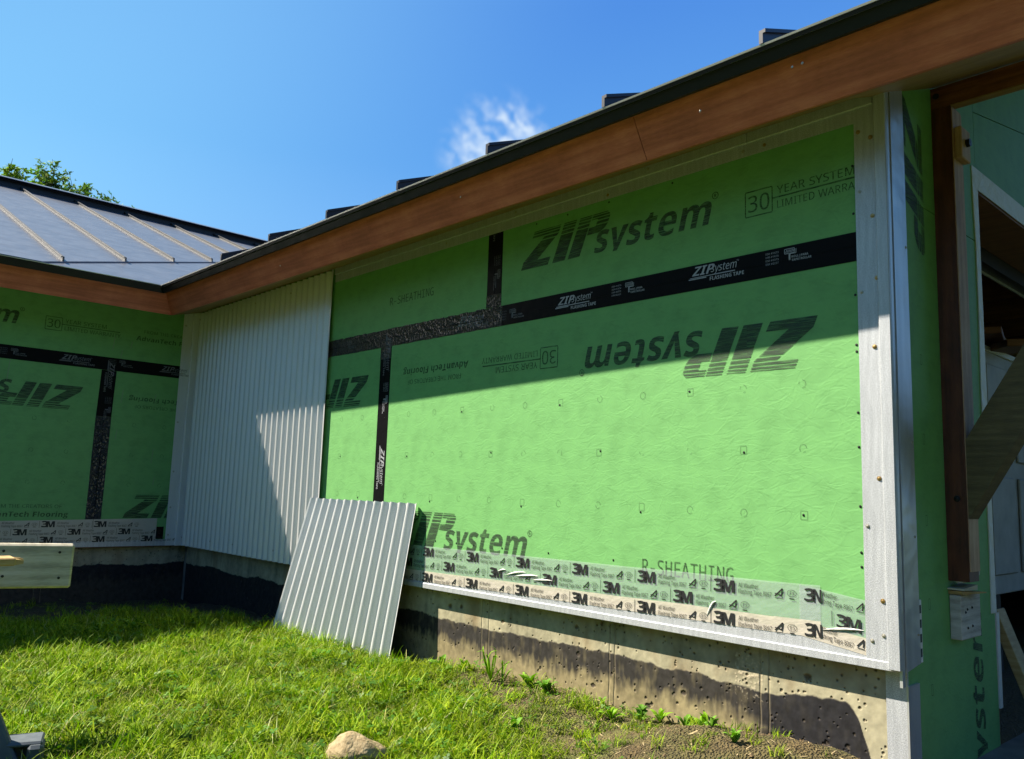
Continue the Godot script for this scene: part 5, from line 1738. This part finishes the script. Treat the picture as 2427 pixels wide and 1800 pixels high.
# ------------------------------------------------------------------ trees
func make_tree(label: String, base: Vector3, clumps: Array, leaves: int, tone: Color, sd: int) -> void:
	var o := thing("tree", label, "tree", base, "trees behind the roof")
	var r := RandomNumberGenerator.new()
	r.seed = sd
	var top := Vector3.ZERO
	for c in clumps: top += (c[0] - base) / clumps.size()
	var st := new_st()
	var fork := Vector3(top.x * 0.5, top.y * 0.42, top.z * 0.5)
	tube(st, [Vector3(0, -0.1, 0), fork * 0.5 + Vector3(0.05, 0, 0), fork, Vector3(top.x * 0.9, top.y * 0.8, top.z * 0.9)], [0.15, 0.12, 0.09, 0.03], 9)
	put("trunk", st, M["bark"], o)
	# upright shoots: limbs and leaves both follow them
	var shoots := []
	for c in clumps:
		st = new_st()
		var t: Vector3 = c[0] - base
		tube(st, [fork, fork.lerp(t, 0.55) + Vector3(r.randf_range(-0.1, 0.1), 0.1, r.randf_range(-0.1, 0.1)), t - Vector3(0, c[1] * 0.6, 0), t], [0.05, 0.03, 0.014, 0.006], 6)
		var own := []
		for k in 5 + int(c[1] * 8.0):
			var a: Vector3 = t + Vector3(r.randf_range(-0.55, 0.55), -0.9, r.randf_range(-0.55, 0.55)) * c[1]
			var b: Vector3 = t + Vector3(r.randf_range(-0.95, 0.95), r.randf_range(0.0, 1.0), r.randf_range(-0.95, 0.95)) * c[1]
			own.append([a, b])
			tube(st, [t - Vector3(0, c[1] * 0.9, 0), a.lerp(b, 0.4), b], [0.012, 0.008, 0.003], 4)
		shoots.append(own)
		put("limb", st, M["bark"], o)
	# a spray: one twig with seven leaflets
	st = new_st()
	for k in 7:
		var a := (k - 3) * 0.42
		var at := Vector3(0.0, 0.0, 0.0) + Vector3(0.018 * absf(k - 3.0), 0, 0.0)
		var d := Vector3(cos(a), r.randf_range(-0.35, 0.1), sin(a)).normalized()
		var s := Vector3(-d.z, 0.25, d.x).normalized() * 0.017
		var l := 0.085
		var n := d.cross(s).normalized()
		if n.y < 0: n = -n
		var cc := Color(0.8 + 0.2 * (k % 2), 1, 0.9)
		lit_tri(st, [at, cc], [at + d * l * 0.5 + s, cc], [at + d * l, cc], n)
		lit_tri(st, [at, cc], [at + d * l, cc], [at + d * l * 0.5 - s, cc], n)
	var mesh := st.commit()
	var places := []
	var tints := []
	var total := 0.0
	for c in clumps: total += c[1] * c[1] * c[2]
	for n in clumps.size():
		var c: Array = clumps[n]
		var cnt := int(leaves * c[1] * c[1] * c[2] / total)
		for i in cnt:
			var sh: Array = shoots[n][r.randi() % shoots[n].size()]
			# whorls of leaves with bare stem between them
			var f := (floorf(r.randf() * 6.0) + r.randfn(0.5, 0.16)) / 6.0
			var p: Vector3 = sh[0].lerp(sh[1], f) + Vector3(r.randfn(0, 0.07), r.randfn(0, 0.025), r.randfn(0, 0.07)) * (1.25 - f * 0.5)
			var b := Basis.from_euler(Vector3(r.randfn(0, 0.6), r.randf() * TAU, r.randfn(0, 0.6))).scaled(Vector3.ONE * r.randf_range(0.6, 1.15))
			places.append(Transform3D(b, p))
			var v := r.randf_range(0.6, 1.3)
			tints.append(Color(tone.r * v * r.randf_range(0.85, 1.2), tone.g * v, tone.b * v))
	scatter("crown", mesh, M["tree_leaf"], places, tints, o)

func build_trees() -> void:
	make_tree("bushy green tree, leftmost behind the metal roof", Vector3(-9.9, -0.34, -0.3), [[Vector3(-9.82, 5.50, -0.40), 0.36, 1.2], [Vector3(-9.95, 5.15, -0.05), 0.5, 1.2], [Vector3(-9.8, 5.18, -0.66), 0.32, 1.2], [Vector3(-10.1, 4.5, -0.4), 0.8, 0.8], [Vector3(-9.9, 4.3, 0.5), 0.8, 0.7]], 2700, Color(0.30, 0.38, 0.045), 900)
	make_tree("airy grey-green tree with tufted twigs, right of the bushy one", Vector3(-10.6, -0.34, -1.7), [[Vector3(-10.29, 5.80, -1.17), 0.36, 0.9], [Vector3(-10.26, 5.42, -1.30), 0.40, 1.0], [Vector3(-10.56, 5.74, -1.72), 0.30, 0.9], [Vector3(-10.52, 5.40, -1.95), 0.36, 1.0], [Vector3(-10.44, 5.60, -2.24), 0.26, 0.9], [Vector3(-10.42, 5.30, -2.28), 0.3, 0.9], [Vector3(-10.5, 4.7, -1.6), 0.8, 0.6]], 2000, Color(0.27, 0.345, 0.13), 901)

# added trees outside the picture: they shade the low sky and show in metal
func build_added_woods() -> void:
	var r := RandomNumberGenerator.new()
	r.seed = 77
	var st := new_st()
	for k in 5:
		var d := Vector3(r.randf_range(-1, 1), r.randf_range(-0.4, 0.6), r.randf_range(-1, 1)).normalized() * 0.9
		var s := d.cross(Vector3(0.2, 1, 0.1)).normalized() * 0.4
		var n := d.cross(s).normalized()
		lit_tri(st, [Vector3.ZERO, Color.WHITE], [d * 0.5 + s, Color.WHITE], [d, Color.WHITE], n)
		lit_tri(st, [Vector3.ZERO, Color.WHITE], [d, Color.WHITE], [d * 0.5 - s, Color.WHITE], n)
	var mesh := st.commit()
	var places := []
	var tints := []
	for i in 150:
		# bearings from the left of the picture round behind the camera to its right
		var a := deg_to_rad(r.randf_range(100.0, 322.0))
		if a > deg_to_rad(140.0) and a < deg_to_rad(228.0) and r.randf() < 0.75: continue
		var dist := r.randf_range(24.0, 40.0)
		var c := Vector3(5.0 + sin(a) * -dist, 0, 0.0 - cos(a) * dist)
		if c.x < -4.0 and c.z < 8.0: continue
		var h := r.randf_range(6.0, 12.0)
		for k in 150:
			var p := Vector3(r.randfn(0, 1.7), absf(r.randfn(0.45, 0.3)) * h, r.randfn(0, 1.7))
			places.append(Transform3D(Basis.from_euler(Vector3(r.randf() * 6, r.randf() * 6, 0)).scaled(Vector3.ONE * r.randf_range(0.8, 1.5)), c + p))
			var v := r.randf_range(0.6, 1.2)
			tints.append(Color(0.07 * v, 0.105 * v, 0.022 * v))
	var added_woods := Node3D.new()
	added_woods.name = "added_woods"
	add_child(added_woods)
	tag(added_woods, "added green trees out of view, placed to block the low sky", "added_woods", "", "stuff")
	scatter("crowns", mesh, M["tree_leaf"], places, tints, added_woods)

# ------------------------------------------------------------------ scene
func _ready() -> void:
	# camera
	var cam := Camera3D.new()
	cam.name = "camera"
	cam.fov = 49.40
	cam.near = 0.05
	cam.far = 500.0
	cam.position = Vector3(5.92614, 0.44129, 2.36150)
	cam.rotation = Vector3(deg_to_rad(7.694), deg_to_rad(47.1832), deg_to_rad(1.8807))
	add_child(cam)
	cam.current = true
	# sky and air
	var env := Environment.new()
	env.background_mode = Environment.BG_SKY
	var sky := Sky.new()
	var sm := PanoramaSkyMaterial.new()
	sm.panorama = sky_texture()
	sky.sky_material = sm
	env.sky = sky
	env.tonemap_mode = Environment.TONE_MAPPER_LINEAR
	env.tonemap_exposure = EXPO
	env.sdfgi_enabled = true
	env.ssao_enabled = true
	env.ssil_enabled = true
	var we := WorldEnvironment.new()
	we.name = "world_environment"
	we.environment = env
	add_child(we)
	# sun
	var sun := DirectionalLight3D.new()
	sun.name = "sun"
	sun.light_energy = 1.6
	sun.light_color = Color(1.0, 0.955, 0.88)
	sun.light_angular_distance = 0.5
	sun.shadow_enabled = true
	sun.basis = Basis.looking_at(SUN_DIR.normalized())
	add_child(sun)

	rng.seed = 4711
	noise.seed = 12
	noise.frequency = 1.0
	noise.fractal_octaves = 3
	make_materials()
	build_ground()
	build_house()
	build_trees()
	build_leaning_sheet()
	build_rock()
	build_sawhorse()
	build_garage_things()
	build_weeds()
	build_grass()
	build_added_woods()
